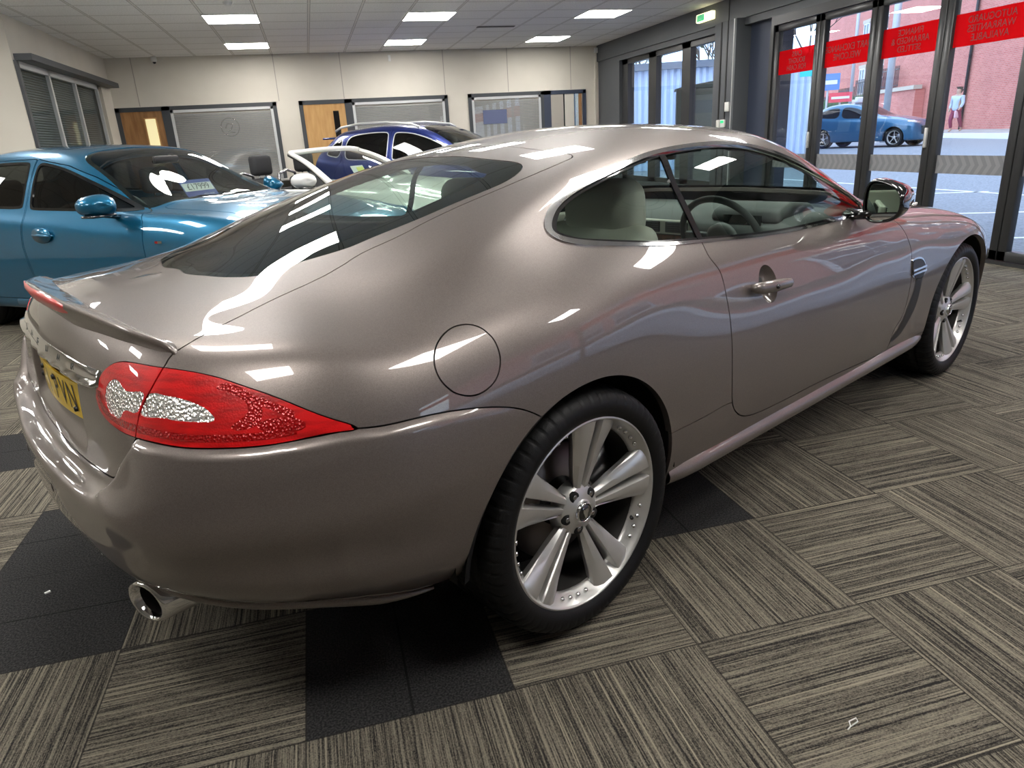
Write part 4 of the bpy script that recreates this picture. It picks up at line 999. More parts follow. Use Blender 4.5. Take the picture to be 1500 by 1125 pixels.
# rear windows / doors
def blinds(parent,a0,a1,z0,z1,y):
    b=MB();n=int((z1-z0)/.03)
    for k in range(n):
        z=z0+k*.03
        b.add([(a0,y,z),(a1,y,z),(a1,y+.017,z+.021),(a0,y+.017,z+.021)],[(0,1,2,3)])
    o=b.build('blind',M['blind'],parent,recalc=False);return o
def bwindow(i,a0,a1,z1=2.10,z0=.45,bl=True):
    f=MB();t=.065;y=B0-.03
    f.box((a0,y,z0),(a0+t,B0+.0,z1));f.box((a1-t,y,z0),(a1,B0,z1));f.box((a0,y,z1-t),(a1,B0,z1));f.box((a0,y,z0),(a1,B0,z0+t))
    o=struct(f.build('window_%d'%i,M['darkframe']))
    f=MB();u=.045;a0+=t;a1-=t;z0+=t;z1-=t
    f.box((a0,y+.004,z0),(a0+u,y+.02,z1));f.box((a1-u,y+.004,z0),(a1,y+.02,z1));f.box((a0,y+.004,z1-u),(a1,y+.02,z1));f.box((a0,y+.004,z0),(a1,y+.02,z0+u))
    f.build('window_frame',M['silver'],o)
    f=MB();f.box((a0+u,y+.010,z0+u),(a1-u,y+.013,z1-u));f.build('pane',M['glassi'],o)
    f=MB();f.box((a0,y+.0295,z0),(a1,y+.0305,z1));
    if bl:blinds(o,a0+u,a1-u,z0+u,z1-u,y+.013)
    return o
w1=bwindow(1,-2.41,-.59);w2=bwindow(2,.66,2.49);w3=bwindow(3,2.88,4.38)
# etched emblem on the first pane
def ringtube(mb,c,r,t,n=40):
    P=[(c[0]+r*math.cos(2*math.pi*k/n),c[1],c[2]+r*math.sin(2*math.pi*k/n)) for k in range(n+1)];mb.tube(P,t,6,cap=False)
s=MB();ringtube(s,(-1.42,B0-.022,1.72),.15,.008);s.tube([(-1.50,B0-.022,1.70),(-1.46,B0-.022,1.78),(-1.37,B0-.022,1.76),(-1.40,B0-.022,1.70),(-1.46,B0-.022,1.64),(-1.35,B0-.022,1.63)],.01,6);s.build('etched_emblem',M['glassi'],w1)
s=MB();s.box((3.15,B0-.024,1.55),(3.62,B0-.021,1.80));s.build('pane_notice',pbr('notice_blue',(.10,.12,.22),.5),w3)
def bdoor(i,a0,a1,mat,va,vb,vmat,z1=2.10):
    f=MB();t=.07;y=B0-.03
    f.box((a0,y,0),(a0+t,B0,z1));f.box((a1-t,y,0),(a1,B0,z1));f.box((a0,y,z1-t),(a1,B0,z1))
    o=struct(f.build('door_%d'%i,M['darkframe']))
    f=MB();f.box((a0+t,y+.010,.01),(a1-t,B0-.001,z1-t));l=f.build('door_leaf',mat,o)
    f=MB();f.box((va-.02,y+.003,1.0),(vb+.02,y+.009,1.93));f.build('vision_frame',M['oak2'],o)
    f=MB();f.box((va,y-.001,1.02),(vb,y+.002,1.91));f.build('vision_panel',vmat,o);return o
bdoor(1,-3.20,-2.41,M['oak1'],-2.76,-2.60,M['litpane']);bdoor(2,-.21,.66,M['oak2'],.37,.47,M['gloss'])
f=MB();t=.06;y=B0-.03;f.box((4.38,y,0),(4.52,B0,2.10));f.box((5.18,y,0),(5.25,B0,2.10));f.box((4.38,y,2.03),(5.25,B0,2.10));o=struct(f.build('door_3',M['navy']))
for a0,a1,mt in ((4.52,4.78,M['seam']),(4.80,5.00,M['office']),(5.02,5.09,M['glassw']),(5.10,5.16,M['oak1'])):
    f=MB();f.box((a0,y+.012,0),(a1,B0-.001,2.03));f.build('door_leaf',mt,o)
f=MB();
for a0 in (4.79,5.01): f.box((a0-.012,y+.005,0),(a0+.012,B0-.001,2.03))
f.build('door_post',M['gloss'],o)
# ceiling lamps
lamps=[]
def lampthing(a,b):
    t=thing('ceiling_light','square ceiling light panel glowing white','light',(a,b,H),0,'ceiling light panels')
    f=MB();f.box((.0,.0,-.012),(.62,.62,-.002));f.build('diffuser',M['lamp'],t)
    f=MB();
    for x0,y0,x1,y1 in ((-.01,-.01,.63,.0),(-.01,.62,.63,.63),(-.01,0,0,.62),(.62,0,.63,.62)): f.box((x0,y0,-.014),(x1,y1,-.001))
    f.build('frame',M['whitep'],t);return t
nm={(7.65,-1.165):'left ceiling light panel of the nearer visible row, above the bright blue car',(10.13,-1.165):'ceiling light nearest the back left corner, beside the dome camera',
    (7.65,1.315):'middle ceiling light panel of the nearer visible row',(10.13,1.315):'middle ceiling light panel of the row nearest the back wall',
    (7.65,3.795):'right ceiling light panel of the nearer row, close to the exit sign',(10.13,3.795):'right ceiling light panel of the row nearest the back wall'}
proto=lampthing(-1.165,7.65)
for b in (10.13,7.65,5.17,2.69,.21,-2.27):
    for a in (-6.125,-3.645,-1.165,1.315,3.795):
        if (a<-3.3 and b>6.5) or (a<-3 and b<0): continue
        if (a,b)==(-1.165,7.65): t=proto
        else:
            t=proto.copy();COL.objects.link(t)
            for ch in proto.children:
                q=ch.copy();COL.objects.link(q);q.parent=t
            t.location=(a,b,H)
        if (b,a) in nm: t['label']=nm[(b,a)];t['group']='ceiling light panels'
        else: t['label']='ceiling light panel outside the frame, mirrored as a white patch in car paint';t['group']='ceiling lights behind the view'
# ceiling slots
for a0,b0,a1,nmz in ((2.52,8.95,3.10,'dark ceiling air slot between two light panels'),(3.20,6.42,3.78,'dark ceiling air slot at the top edge of the view')):
    f=MB();f.box((a0,b0,H-.008),(a1,b0+.10,H));tag(f.build('air_slot',M['black']),nmz,'vent','ceiling air slots')
f=MB();f.lathe([(0,-.035),(.03,-.035),(.045,-.02),(.055,0)],24,Matrix.Translation((-.80,6.9,H)),'z');tag(f.build('smoke_detector',M['whitep']),'small round white smoke detector on the ceiling near a light','detector')
t=thing('dome_camera','small white security camera with black lens high on back wall','camera',(-2.43,B0-.048,2.82))
f=MB();f.lathe([(0,.05),(.045,.05),(.05,0),(.04,-.03),(0,-.03)],20,None,'z');f.build('housing',M['whitep'],t);f=MB();f.lathe([(0,-.06),(.02,-.055),(.03,-.03),(0,-.03)],20,None,'z');f.build('lens',M['gloss'],t)
f=MB();f.box((1.46,B0-.05,2.70),(1.50,B0,2.80));tag(f.build('wall_sensor',M['whitep']),'tiny white box under the ceiling on back wall','sensor')
f=MB();f.box((5.44,B0-.06,2.74),(5.50,B0-.002,2.83));tag(f.build('wall_sensor',M['whitep']),'small white motion sensor in right corner of back wall','sensor')
f=MB();f.box((5.44,B0-.03,0),(5.475,B0,2.74));struct(f.build('trim_1',M['cream']))
# ---- right wall (dark) and glazing
XW=A0
w=MB()
w.box((XW,-9,2.50),(XW+.30,B0+.1,H));w.box((XW-.03,-9,2.585),(XW,B0,H))
w.box((XW,10.62,0),(XW+.3,B0+.1,2.5));w.box((XW,7.13,0),(XW+.3,10.62,.42))
wr=struct(w.build('wall_right',M['anth']))
w=MB();w.box((XW-.12,6.60,0),(XW+.30,7.13,2.585));wp_=struct(w.build('trim_2',M['anth'],bevel=.004))
f=MB()
for b in (6.955,6.80): f.box((XW-.128,b-.012,0),(XW-.118,b+.012,2.585))
f.box((XW-.038,6.93,2.585),(XW-.028,6.945,H));f.build('column_joint',M['black'],wp_)
f=MB();f.box((XW-.124,6.64,.3),(XW-.119,6.66,2.585));f.build('column_edge',M['silver'],wp_)
w=MB();w.box((XW+.10,5.98,0),(XW+.30,6.60,2.5));struct(w.build('wall_right_recess',M['navy']))
f=MB();y0,y1=7.13,10.62
for b0,b1 in ((7.13,7.24),(8.11,8.37),(9.25,9.53),(10.38,10.62)): f.box((XW+.06,b0,.42),(XW+.16,b1,2.5))
f.box((XW+.06,y0,2.42),(XW+.16,y1,2.5));f.box((XW+.06,y0,.42),(XW+.16,y1,.50));wo=struct(f.build('window_5',M['frame']))
f=MB();f.box((XW+.10,7.2,.5),(XW+.106,10.4,2.42));f.build('pane',M['glassw'],wo)
# folding doors
def filmmat():
    m,nt,o=newmat('red_window_film');N=nt.nodes;L=nt.links
    a=N.new('ShaderNodeBsdfTransparent');a.inputs[0].default_value=(.75,.01,.012,1)
    b=N.new('ShaderNodeBsdfTranslucent');b.inputs[0].default_value=(.85,.008,.012,1)
    c=N.new('ShaderNodeBsdfDiffuse');c.inputs[0].default_value=(.75,.008,.012,1)
    x=N.new('ShaderNodeMixShader');x.inputs[0].default_value=.55;L.new(b.outputs[0],x.inputs[1]);L.new(c.outputs[0],x.inputs[2])
    y=N.new('ShaderNodeMixShader');y.inputs[0].default_value=.75;L.new(a.outputs[0],y.inputs[1]);L.new(x.outputs[0],y.inputs[2]);L.new(y.outputs[0],o.inputs[0]);return m
def bandmat():
    m,nt,o=newmat('frosted_chevron_film');N=nt.nodes;L=nt.links
    def mth(op,a,b=None):
        n=N.new('ShaderNodeMath');n.operation=op
        for i,v in enumerate((a,b)):
            if v is None: continue
            if isinstance(v,(int,float)): n.inputs[i].default_value=v
            else: L.new(v,n.inputs[i])
        return n.outputs[0]
    tc=N.new('ShaderNodeTexCoord');sp=N.new('ShaderNodeSeparateXYZ');L.new(tc.outputs['Object'],sp.inputs[0])
    q=mth('FRACT',mth('ADD',mth('DIVIDE',mth('ADD',sp.outputs[1],mth('MULTIPLY',mth('ABSOLUTE',mth('SUBTRACT',sp.outputs[2],.827)),-.6)),.085),50.0))
    s=mth('GREATER_THAN',q,.5)
    r=N.new('ShaderNodeMix');r.data_type='RGBA';L.new(s,r.inputs[0]);r.inputs[6].default_value=(.30,.29,.27,1);r.inputs[7].default_value=(.24,.235,.225,1)
    d=N.new('ShaderNodeBsdfDiffuse');L.new(r.outputs[2],d.inputs[0]);t=N.new('ShaderNodeBsdfTranslucent');L.new(r.outputs[2],t.inputs[0])
    x=N.new('ShaderNodeMixShader');x.inputs[0].default_value=.35;L.new(d.outputs[0],x.inputs[1]);L.new(t.outputs[0],x.inputs[2]);L.new(x.outputs[0],o.inputs[0]);return m
M['film']=filmmat();M['band']=bandmat();M['filmtext']=pbr('dark_red_lettering',(.16,.012,.010),.5)
edges=[5.965,5.12,4.26,3.395,2.50]
edges+=[1.64,-2.6,-6.9]
texts=['CARS\nBOUGHT\nFOR CASH','PART EXCHANGE\nWELCOME','FINANCE\nARRANGED &\nSETTLED','AUTOGUARD\nWARRANTIES\nAVAILABLE','','','','']
tsz=[.085,.085,.088,.088]
f=MB();f.box((XW+.0,-9,2.40),(XW+.10,6.02,2.50));f.box((XW,5.965,0),(XW+.10,6.03,2.40));f.box((XW,-9,0),(XW+.10,6.02,.03));f.box((XW,-9,.03),(XW+.1,edges[-1],2.4));struct(f.build('trim_3',M['frame']))
for i in range(len(edges)-1):
    b1,b0=edges[i]-.004,edges[i+1]+.004;s_=.078
    f=MB();f.box((XW+.015,b0,.035),(XW+.085,b0+s_,2.395));f.box((XW+.015,b1-s_,.035),(XW+.085,b1,2.395));f.box((XW+.015,b0,2.32),(XW+.085,b1,2.395));f.box((XW+.015,b0,.035),(XW+.085,b1,.12))
    o=struct(f.build('door_%d'%(i+4),M['frame'],bevel=.004,segs=1))
    f=MB();f.box((XW+.048,b0+s_-.01,.11),(XW+.054,b1-s_+.01,2.33));f.build('pane',M['glassw'],o)
    g0,g1=b0+s_,b1-s_
    f=MB();f.add([(XW+.0475,g0,1.832),(XW+.0475,g1,1.832),(XW+.0475,g1,2.100),(XW+.0475,g0,2.100)],[(0,1,2,3)]);f.build('red_film',M['film'],o,recalc=False)
    f=MB();f.add([(XW+.0472,g0,.745),(XW+.0472,g1,.745),(XW+.0472,g1,.910),(XW+.0472,g0,.910)],[(0,1,2,3)]);f.build('frosted_band',M['band'],o,recalc=False)
    if i<4:
        n=texts[i].count('\n')+1
        # lettering faces the street, so it reads mirrored from inside
        textmesh('window_lettering',texts[i],.082 if n==3 else .095,M['filmtext'],o,(XW+.0462,(g0+g1)/2,1.966),(R_(90),0,R_(90)),(.92,1,1),depth=.0004)
    if i in (0,2,4):
        f=MB();f.box((XW-.012,b0+.02,.98),(XW+.015,b0+.05,1.16));f.build('door_handle',M['silver'],o,bevel=.006)
# exit sign
t=thing('exit_sign','small lit green and white EXIT sign on the dark beam','sign',(XW-.065,7.49,2.73))
f=MB();f.box((-.035,-.21,-.055),(.035,.21,.055));f.build('housing',M['exit_body'],t,bevel=.015)
f=MB();f.box((-.037,-.02,-.04),(-.0352,.17,.04));f.build('green_panel',M['exit_green'],t)
textmesh('sign_lettering','EXIT',.075,M['whitep'],t,(-.0375,.075,0),(R_(90),0,R_(-90)),depth=.0005)
f=MB();f.box((XW-.145,6.76,1.26),(XW-.12,6.87,1.36));kp=tag(f.build('alarm_keypad',M['whitep'],bevel=.005),'white alarm keypad with green display on the dark column','keypad')
f=MB();f.box((XW-.147,6.775,1.315),(XW-.1455,6.855,1.35));f.build('display',M['exit_green'],kp)
f=MB();f.box((XW-.15,6.90,1.25),(XW-.12,6.97,1.36));tag(f.build('alarm_sensor',M['whitep'],bevel=.012),'plain white alarm box left of the keypad on the column','alarm box')
f=MB();f.box((XW-.14,6.68,1.46),(XW-.12,6.78,1.58));tag(f.build('light_switch',M['whitep'],bevel=.004),'white switch plate above the alarm keypad','switch')
# scraps on the carpet
f=MB();f.tube([(.0,0,.003),(.02,.004,.006),(.022,.012,.008),(.004,.012,.004),(-.002,.0,.003),(-.014,-.006,.003)],.0016,6);tag(f.build('plastic_tie',M['whitep'],loc=(.821,-1.36,0)),'small looped white plastic tie lying on striped carpet','litter')
f=MB();f.box((-.008,-.004,0),(.008,.004,.004));tag(f.build('paper_scrap',M['whitep'],loc=(-1.16,-.13,0),rot=(0,0,.6)),'tiny pale scrap on the dark carpet left of the tail pipe','litter')
# ================================================================= the other cars
def gcar_surf(st,nose,tail,ds=.02,nv=8):
    """st: list of (x, wm, zb, wb, zr, wr, d) ; rows 0..11.  nose/tail: (overhang length, z centre drop)"""
    def rows(x,wm,zb,wb,zr,wr,d):
        r=[(wm-.14,.20),(wm-.05,.22),(wm-.015,.34),(wm,.50),(wm+.003,.66),(wm-.022,zb-.10),(wb,zb)]
        z8=zr-d
        r.append(((wb+wr)/2+.018,(zb+z8)/2));r.append((wr,z8));w9=wr-.13 if wr>.3 else wr*.75
        r+= [(w9,zr-d*.30),(w9*.5,zr-d*.07),(0,zr)]
        return [(x,a,b) for a,b in r]
    s=[];G=[]
    st=sorted(st,key=lambda q:-q[0])
    for q in st: s.append(-q[0]);G.append(rows(*q))
    for end,(L,drop,pull),sg in ((0,nose,1),(-1,tail,-1)):
        base=np.array(G[0 if sg>0 else -1],float);x0=base[0,0];s0=s[0] if sg>0 else max(s)
        n=6
        for k in range(1,n+1):
            th=math.pi/2*k/n
            col=[]
            for j,(x,w,z) in enumerate(base):
                t=0 if j<=5 else (j-5)/6.
                Lj=L*(1-pull*t)
                if j==0: Lj-=.06
                if j==2 or j==3: Lj+=.015
                cs=math.cos(th)**.62 if k<n else 0
                col.append((x0+sg*Lj*math.sin(th)**1.15,w*cs,z-(drop*(math.sin(th)**2)*(1 if j>=5 else (.5 if j==4 else 0)))*(1-.25*t)))
            G_=col
            if sg>0: s.insert(0,s0-.22*k);G.insert(0,G_)
            else: s.append(s0+.22*k);G.append(G_)
        if sg>0: pass
    return Surf(s,G,ds=ds,nv=nv)
def sidepoly(pts): return np.array(pts,float)
def zclip_side(S,m,poly,vmin=4.0,vmax=8.9,n=120,smooth=True):
    """cut by a side-view outline (x,z)"""
    p=np.asarray(poly,float)
    if smooth:
        for _ in range(3):
            nx=np.roll(p,-1,0);p=np.stack([p*.78+nx*.22,p*.22+nx*.78],1).reshape(-1,2)
    q=m['P'][:,[0,2]];ins=inside(p,q)
    d=np.full(len(q),9.);
    for i in range(len(p)):
        a=p[i];b=p[(i+1)%len(p)];ab=b-a;L=ab@ab
        if L<1e-12:continue
        t=np.clip(((q-a)@ab)/L,0,1);d=np.minimum(d,np.linalg.norm(q-(a+t[:,None]*ab),axis=1))
    f=np.where(ins,d,-d);f=np.where((m['UV'][:,1]>vmax)|(m['UV'][:,1]<vmin),-np.maximum(np.abs(f),.02),f)
    return f
def mirm(mm,sd_):
    if sd_<0: return mm
    return dict(P=mm['P']*[1,-1,1],N=mm['N']*[1,-1,1],UV=mm['UV'],F=[f[::-1] for f in mm['F']])
def gcar(t,S,P,wb,arch_r,side_wins,doors,screens,wheels,glass,trimmat=None,R=.33,rx=0,open_top=None,alloy=None,spokes=5,lining=True,yw=None,trimw=.018):
    m=S.mesh()
    for cx in (rx,wb):
        x,z=m['P'][:,0]-cx,m['P'][:,2]-R
        f=np.where(z>0,np.sqrt(x**2+z**2)/arch_r-1,np.abs(x)/arch_r-1);m=clip(m,f)
    if open_top is not None:
        m=clip(m,open_top(m))
    wm=[]
    for nm,pl in side_wins:
        f=zclip_side(S,m,pl,5.6,8.6);g=clip(m,f-.0005);m=clip(m,-f);wm.append((nm,g,pl))
    sc_=[]
    for nm,uv in screens:
        q,p3=curve(S,uv[0],False,120,True);c=(np.vstack([q,np.array(uv[1],float)]),p3)
        i=inside(c[0],m['UV']);d=dist3(p3,m['P'],False);f=np.where(i,d,-d)
        g=clip(m,f);m=clip(m,-f);sc_.append((nm,g,c))
    dr=[]
    for pl in doors:
        f=zclip_side(S,m,pl,0.6,8.9,smooth=False);g=clip(m,f-.0025);m=clip(m,-f-.0025);dr.append(g)
    if wheels is not None:
        q,p3=curve(S,wheels[0],False,120,True);c=np.vstack([q,np.array(wheels[1],float)]);i=inside(c,m['UV']);d=dist3(p3,m['P'],False);f=np.where(i,d,-d);g=clip(m,f-.002);m=clip(m,-f-.002);panel('bonnet',g,P,t,.012)
    panel('body_shell',m,P,t,.02)
    for s_ in (-1,1):
        for g in dr: panel('door',mirm(g,s_),P,t,.015,both=False)
        for nm,g,pl in wm:
            f=zclip_side(S,g,pl,5.6,8.6)
            r=clip(g,trimw-f);panel('window_surround',mirm(dict(r,P=r['P']+r['N']*.002),s_),trimmat or M['gloss'],t,.008,both=False)
            g2=clip(g,f-trimw*.9);panel('side_glass',mirm(dict(g2,P=g2['P']-g2['N']*.006),s_),glass,t,0,both=False)
    for nm,g,c in sc_:
        g=dict(g,P=g['P']-g['N']*.003);panel(nm,g,M['glass_w'],t,0)
        i=dist3(c[1],g['P'],False);b=clip(g,.035-i);panel(nm+'_border',dict(b,P=b['P']-b['N']*.004),M['gloss'],t,0)
    for x in (rx,wb):
        for s_ in (-1,1):
            y=(yw or .76)
            ywheel(t,'wheel',x,s_*y,s_,R=R,rim=R*.71,W=.22,spokes=spokes,detail=False,alloy=alloy)
            q=MB();n=20;V=[];F=[];a_=arch_r+.012
            for a in np.linspace(-.3,math.pi+.3,n):
                V+=[(x+a_*math.cos(a),s_*(y-.02),max(.15,R+a_*math.sin(a))),(x+a_*math.cos(a),s_*(y-.36),max(.15,R+a_*math.sin(a)))]
            for i in range(n-1):F.append((2*i,2*i+1,2*i+3,2*i+2))
            V.append((x,s_*(y-.36),.3))
            for i in range(n-1):F.append((2*i+1,2*i+3,len(V)-1))
            q.add(V,F,True);q.build('wheel_arch_liner',M['dark'],t,recalc=False)
    q=MB();q.box((-.6,-.55,.19),(wb+.5,.55,.24));q.box((.42,-.72,.2),(wb-.42,.72,.24));q.build('underbody',M['dark'],t)
def simple_seat(t,x,y,mat,z0=.35,top=1.0,hr=True):
    T=Matrix.Translation((x,y,0));b=MB();tilt=Matrix.Rotation(R_(-14),4,'Y')
    b.box((-.06,-.24,0),(.07,.24,top-z0-.18),T@Matrix.Translation((0,0,z0))@tilt);b.box((.0,-.25,.0),(.5,.25,.14),T@Matrix.Translation((0,0,z0-.05)))
    o=b.build('seat',mat,t,bevel=.05,segs=3)
    if hr:
        b=MB();b.box((-.06,-.14,0),(.06,.14,.22),T@Matrix.Translation((-.15,0,top-.17)));b.build('headrest',mat,o,bevel=.045,segs=3)
        b=MB()
        for yy in (-.05,.05): b.tube([(x-.13,y+yy,top-.26),(x-.15,y+yy,top-.12)],.007,8)
        b.build('headrest_post',M['satin'],o)
def car_mirror(t,x,y,z,P,sx=1.0,lx=0):
    x0=x
    for s_ in (-1,1):
        x=x0+(lx if s_>0 else 0)
        V=[];F=[];n=22
        st=[(0,.098,.066),(.012,.108,.074),(.06,.106,.072),(.11,.085,.055),(.145,.05,.03),(.155,.01,.01)]
        for dx,a,b in st:
            for k in range(n):
                q=2*math.pi*k/n;c,s=math.cos(q),math.sin(q);yy=a*abs(c)**.8*(1 if c>0 else -1);zz=b*abs(s)**.8*(1 if s>0 else -1)
                V.append((x+dx*sx-.03*yy/a,s_*(y+.10+yy),z+zz*(1-.2*yy/a)))
        for i in range(len(st)-1):
            for k in range(n):F.append((i*n+k,i*n+(k+1)%n,(i+1)*n+(k+1)%n,(i+1)*n+k))
        F.append(tuple((len(st)-1)*n+k for k in range(n)));F.append(tuple(range(n)))
        q=MB();q.add(V,F,True);o=q.build('door_mirror',P,t)
        q=MB();q.tube([(x+.06,s_*(y-.05),z-.09),(x+.05,s_*(y+.02),z-.075),(x+.05,s_*(y+.10),z-.055)],[.035,.026,.03],10,flat=.6);q.build('mirror_arm',M['gloss'],o)
        V=[];m_=MB()
        m_.box((x+.0,s_*(y+.01) if s_>0 else s_*(y+.2),z-.074),(x+.12,s_*(y+.2) if s_>0 else s_*(y+.01),z-.056));m_.build('mirror_base',M['gloss'],o,bevel=.008)
def steering(t,x,y,z,r=.18,mat=None):
    T=Matrix.Translation((x,y,z))@Matrix.Rotation(R_(-24),4,'Y')
    b=MB();b.lathe([(r+.014*math.cos(a),.014*math.sin(a)) for a in np.linspace(0,2*math.pi,9)[:-1]],36,T,'x',close=True)
    for a in (0,180,270): b.box((-.006,.02,-.02),(.01,r,.02),T@Matrix.Rotation(R_(a),4,'X'))
    b.build('steering_wheel',mat or M['dash'],t)

M['blue']=paint('bright_blue_paint',(.001,.125,.25),.6,.35,.15)
M['white_paint']=pbr('white_paint',(.78,.77,.73),.3,0,1)
M['navy_paint']=paint('deep_blue_paint',(.006,.02,.15),.5,.35,.1)
M['cyan_blue']=paint('mid_blue_paint',(.012,.10,.20),.5,.35,.1)
M['tint']=glassmat('tinted_glass',(.10,.10,.10),1.3)
M['tint2']=glassmat('grey_glass',(.42,.46,.46),1.3)
M['seatblack']=pbr('black_upholstery',(.02,.02,.022),.7)
M['cardblue']=pbr('price_card_blue',(.05,.07,.28),.5)
M['cardpaper']=pbr('price_card_paper',(.62,.62,.60),.6)
M['htip']=pbr('amber_glass',(.7,.65,.5),.2,0,1)
# ---- bright blue saloon
BH=R_(-38);BX=-1.23-(math.cos(BH)*2.06+math.sin(BH)*.80);BY=3.03-(math.sin(BH)*2.06-math.cos(BH)*.80)
def blue_car():
    t=thing('saloon_car','bright metallic blue four-door car with a 17999 price card, left behind the coupe','car',(BX,BY,0),BH)
    st=[(3.05,.84,.80,.74,.84,.58,.03),(2.67,.88,.86,.79,.93,.60,.03),(2.3,.89,.895,.81,.965,.62,.035),(2.0,.89,.905,.815,.985,.66,.045),(1.85,.895,.91,.82,1.035,.69,.085),(1.6,.895,.915,.82,1.16,.665,.12),(1.35,.895,.925,.82,1.28,.635,.10),(1.1,.895,.935,.82,1.365,.615,.085),(.8,.895,.945,.82,1.405,.605,.08),(.4,.895,.96,.82,1.418,.60,.08),(0,.895,.98,.82,1.395,.59,.085),(-.35,.89,1.005,.81,1.325,.58,.09),(-.6,.87,1.03,.79,1.20,.60,.06),(-.8,.85,1.04,.76,1.10,.60,.03)]
    S=gcar_surf(st,(.46,.16,.55),(.22,.12,.6))
    top=[(1.88,.955),(1.62,1.035),(1.36,1.155)]
    fw=[(1.86,.935),(1.1,.955),(.84,.962),(.78,.975),(.78,1.275),(.82,1.295),(.9,1.285),(1.1,1.243),(1.36,1.150),(1.62,1.035),(1.84,.955)]
    rw=[(.70,.968),(.0,.995),(-.30,1.02),(-.42,1.06),(-.30,1.17),(-.05,1.265),(.25,1.305),(.66,1.308),(.71,1.28),(.715,1.0)]
    ws=([(-2.02,11),(-2.0,10),(-1.95,9),(-1.90,8.2),(-1.82,8.08),(-1.6,8.22),(-1.35,8.34),(-1.18,8.55),(-1.10,9.3),(-1.07,10.2),(-1.06,11)],[(-1.06,11.5),(-2.02,11.5)])
    rs=([(.06,11),(.07,10),(.12,9.2),(.25,8.8),(.5,8.75),(.66,8.9),(.74,9.5),(.76,10.2),(.77,11)],[(.77,11.5),(.06,11.5)])
    d1=[(1.98,.30),(1.99,.60),(1.97,.86),(1.93,.93),(1.86,.955),(1.62,1.055),(1.36,1.175),(1.1,1.262),(.8,1.312),(.755,1.322),(.755,.98),(.745,.70),(.78,.45),(.82,.30)]
    d2=[(.80,.30),(.765,.45),(.73,.70),(.742,.98),(.745,1.322),(.25,1.32),(-.05,1.28),(-.33,1.18),(-.45,1.05),(-.40,.80),(-.36,.60),(-.10,.42),(.15,.30)]
    gcar(t,S,M['blue'],2.67,.365,[('front',fw),('rear',rw)],[d1,d2],[('windscreen',ws),('rear_screen',rs)],([(-2.07,11),(-2.05,10),(-1.99,9),(-1.97,8.35),(-2.1,8.0),(-2.45,7.75),(-2.9,7.7),(-3.4,7.9),(-3.85,8.6),(-4.0,9.8),(-4.02,11)],[(-4.02,11.5),(-2.07,11.5)]),M['tint'],M['gloss'],R=.325,rx=-.24)
    q=MB();q.box((.45,-.885,.235),(2.2,-.845,.30));q.box((.45,.845,.235),(2.2,.885,.30));q.build('side_skirt',M['blue'],t,bevel=.02)
    car_mirror(t,1.66,.86,.995,M['blue'],lx=-.13)
    for s_ in (-1,1):
        for xx in (.98,-.05):
            b=MB();b.tube([(xx-.10,s_*.868,.79+.01*(xx<0)),(xx-.08,s_*.905,.79),(xx,s_*.910,.79),(xx+.08,s_*.903,.785),(xx+.10,s_*.866,.785)],[.012,.016,.018,.016,.012],12,flat=.6);b.build('door_handle',M['blue'],t)
            b=MB();b.lathe([(0,.002),(.06,.0),(.078,-.010),(.08,-.02),(0,-.02)],28,Matrix.Translation((xx,s_*.886,.79))@(Matrix.Identity(4) if s_<0 else Matrix.Rotation(math.pi,4,'Z'))@Matrix.Diagonal((1.25,1,.72,1)),'y')
            b.build('handle_recess',M['blue'],t)
        b=MB();b.box((2.10,s_*.8905-.004,.735),(2.125,s_*.8905+.004,.750));b.build('wing_badge',M['red'],t);b=MB();b.box((2.127,s_*.8905-.004,.735),(2.165,s_*.8905+.004,.752));b.build('wing_badge_chrome',M['chrome'],t)
    for y in (-.37,.37): simple_seat(t,.95,y,M['seatblack'],.3,1.16)
    simple_seat(t,.0,-.35,M['seatblack'],.3,1.12);simple_seat(t,.0,.35,M['seatblack'],.3,1.12)
    b=MB();b.prism([(1.35,.55),(1.35,.88),(1.5,.935),(1.95,.93),(2.0,.55)],-.68,.68,'y');b.build('dashboard',M['dash'],t,bevel=.02);steering(t,1.3,-.36,.86)
    b=MB();b.box((-.5,-.7,.28),(2.0,.7,.32));b.build('cabin_floor',M['dark'],t)
    b=MB();b.box((1.36,-.12,1.235),(1.39,.12,1.295));b.build('cabin_mirror',M['black'],t,bevel=.01)
    b=MB();
    for s_ in (-1,1): b.add([(1.63,s_*.30-.09,.99),(1.72,s_*.30+.12,.965),(1.9,s_*.30+.1,.96)],[(0,1,2)])
    # wipers
    b=MB();b.tube([(2.01,.10,.975),(1.93,-.25,.995),(1.90,-.60,.965)],.008,6);b.tube([(2.0,.62,.95),(1.95,.2,.985),(1.93,-.02,1.0)],.008,6);b.build('wiper',M['black'],t)
    # headlamps
    for s_ in (-1,1):
        b=MB();b.tube([(3.42,s_*.42,.66),(3.34,s_*.62,.68),(3.2,s_*.76,.70)],[.03,.055,.03],12,flat=.9);b.build('headlamp',M['clear'],t)
    # price card stands on the dash, a thing of its own
    c=thing('price_card','blue and white card reading 17999 behind the blue car windscreen','sign',(0,0,0),0)
    Tm=Matrix.Translation((BX,BY,0))@Matrix.Rotation(BH,4,'Z')@Matrix.Translation((1.60,.12,.95))@Matrix.Rotation(R_(-34),4,'Y')@Matrix.Scale(.58,4)
    c.matrix_world=Tm
    b=MB();b.box((-.004,-.28,0),(.0,.28,.31));b.build('card',M['cardblue'],c)
    b=MB();b.box((.0,-.265,.13),(.003,.265,.255));pp=b.build('paper_panel',M['cardpaper'],c)
    textmesh('price_numerals','£17999',.135,M['ink'],c,(.0045,0,.192),(R_(90),0,R_(90)),(1,1,1),depth=.0005)
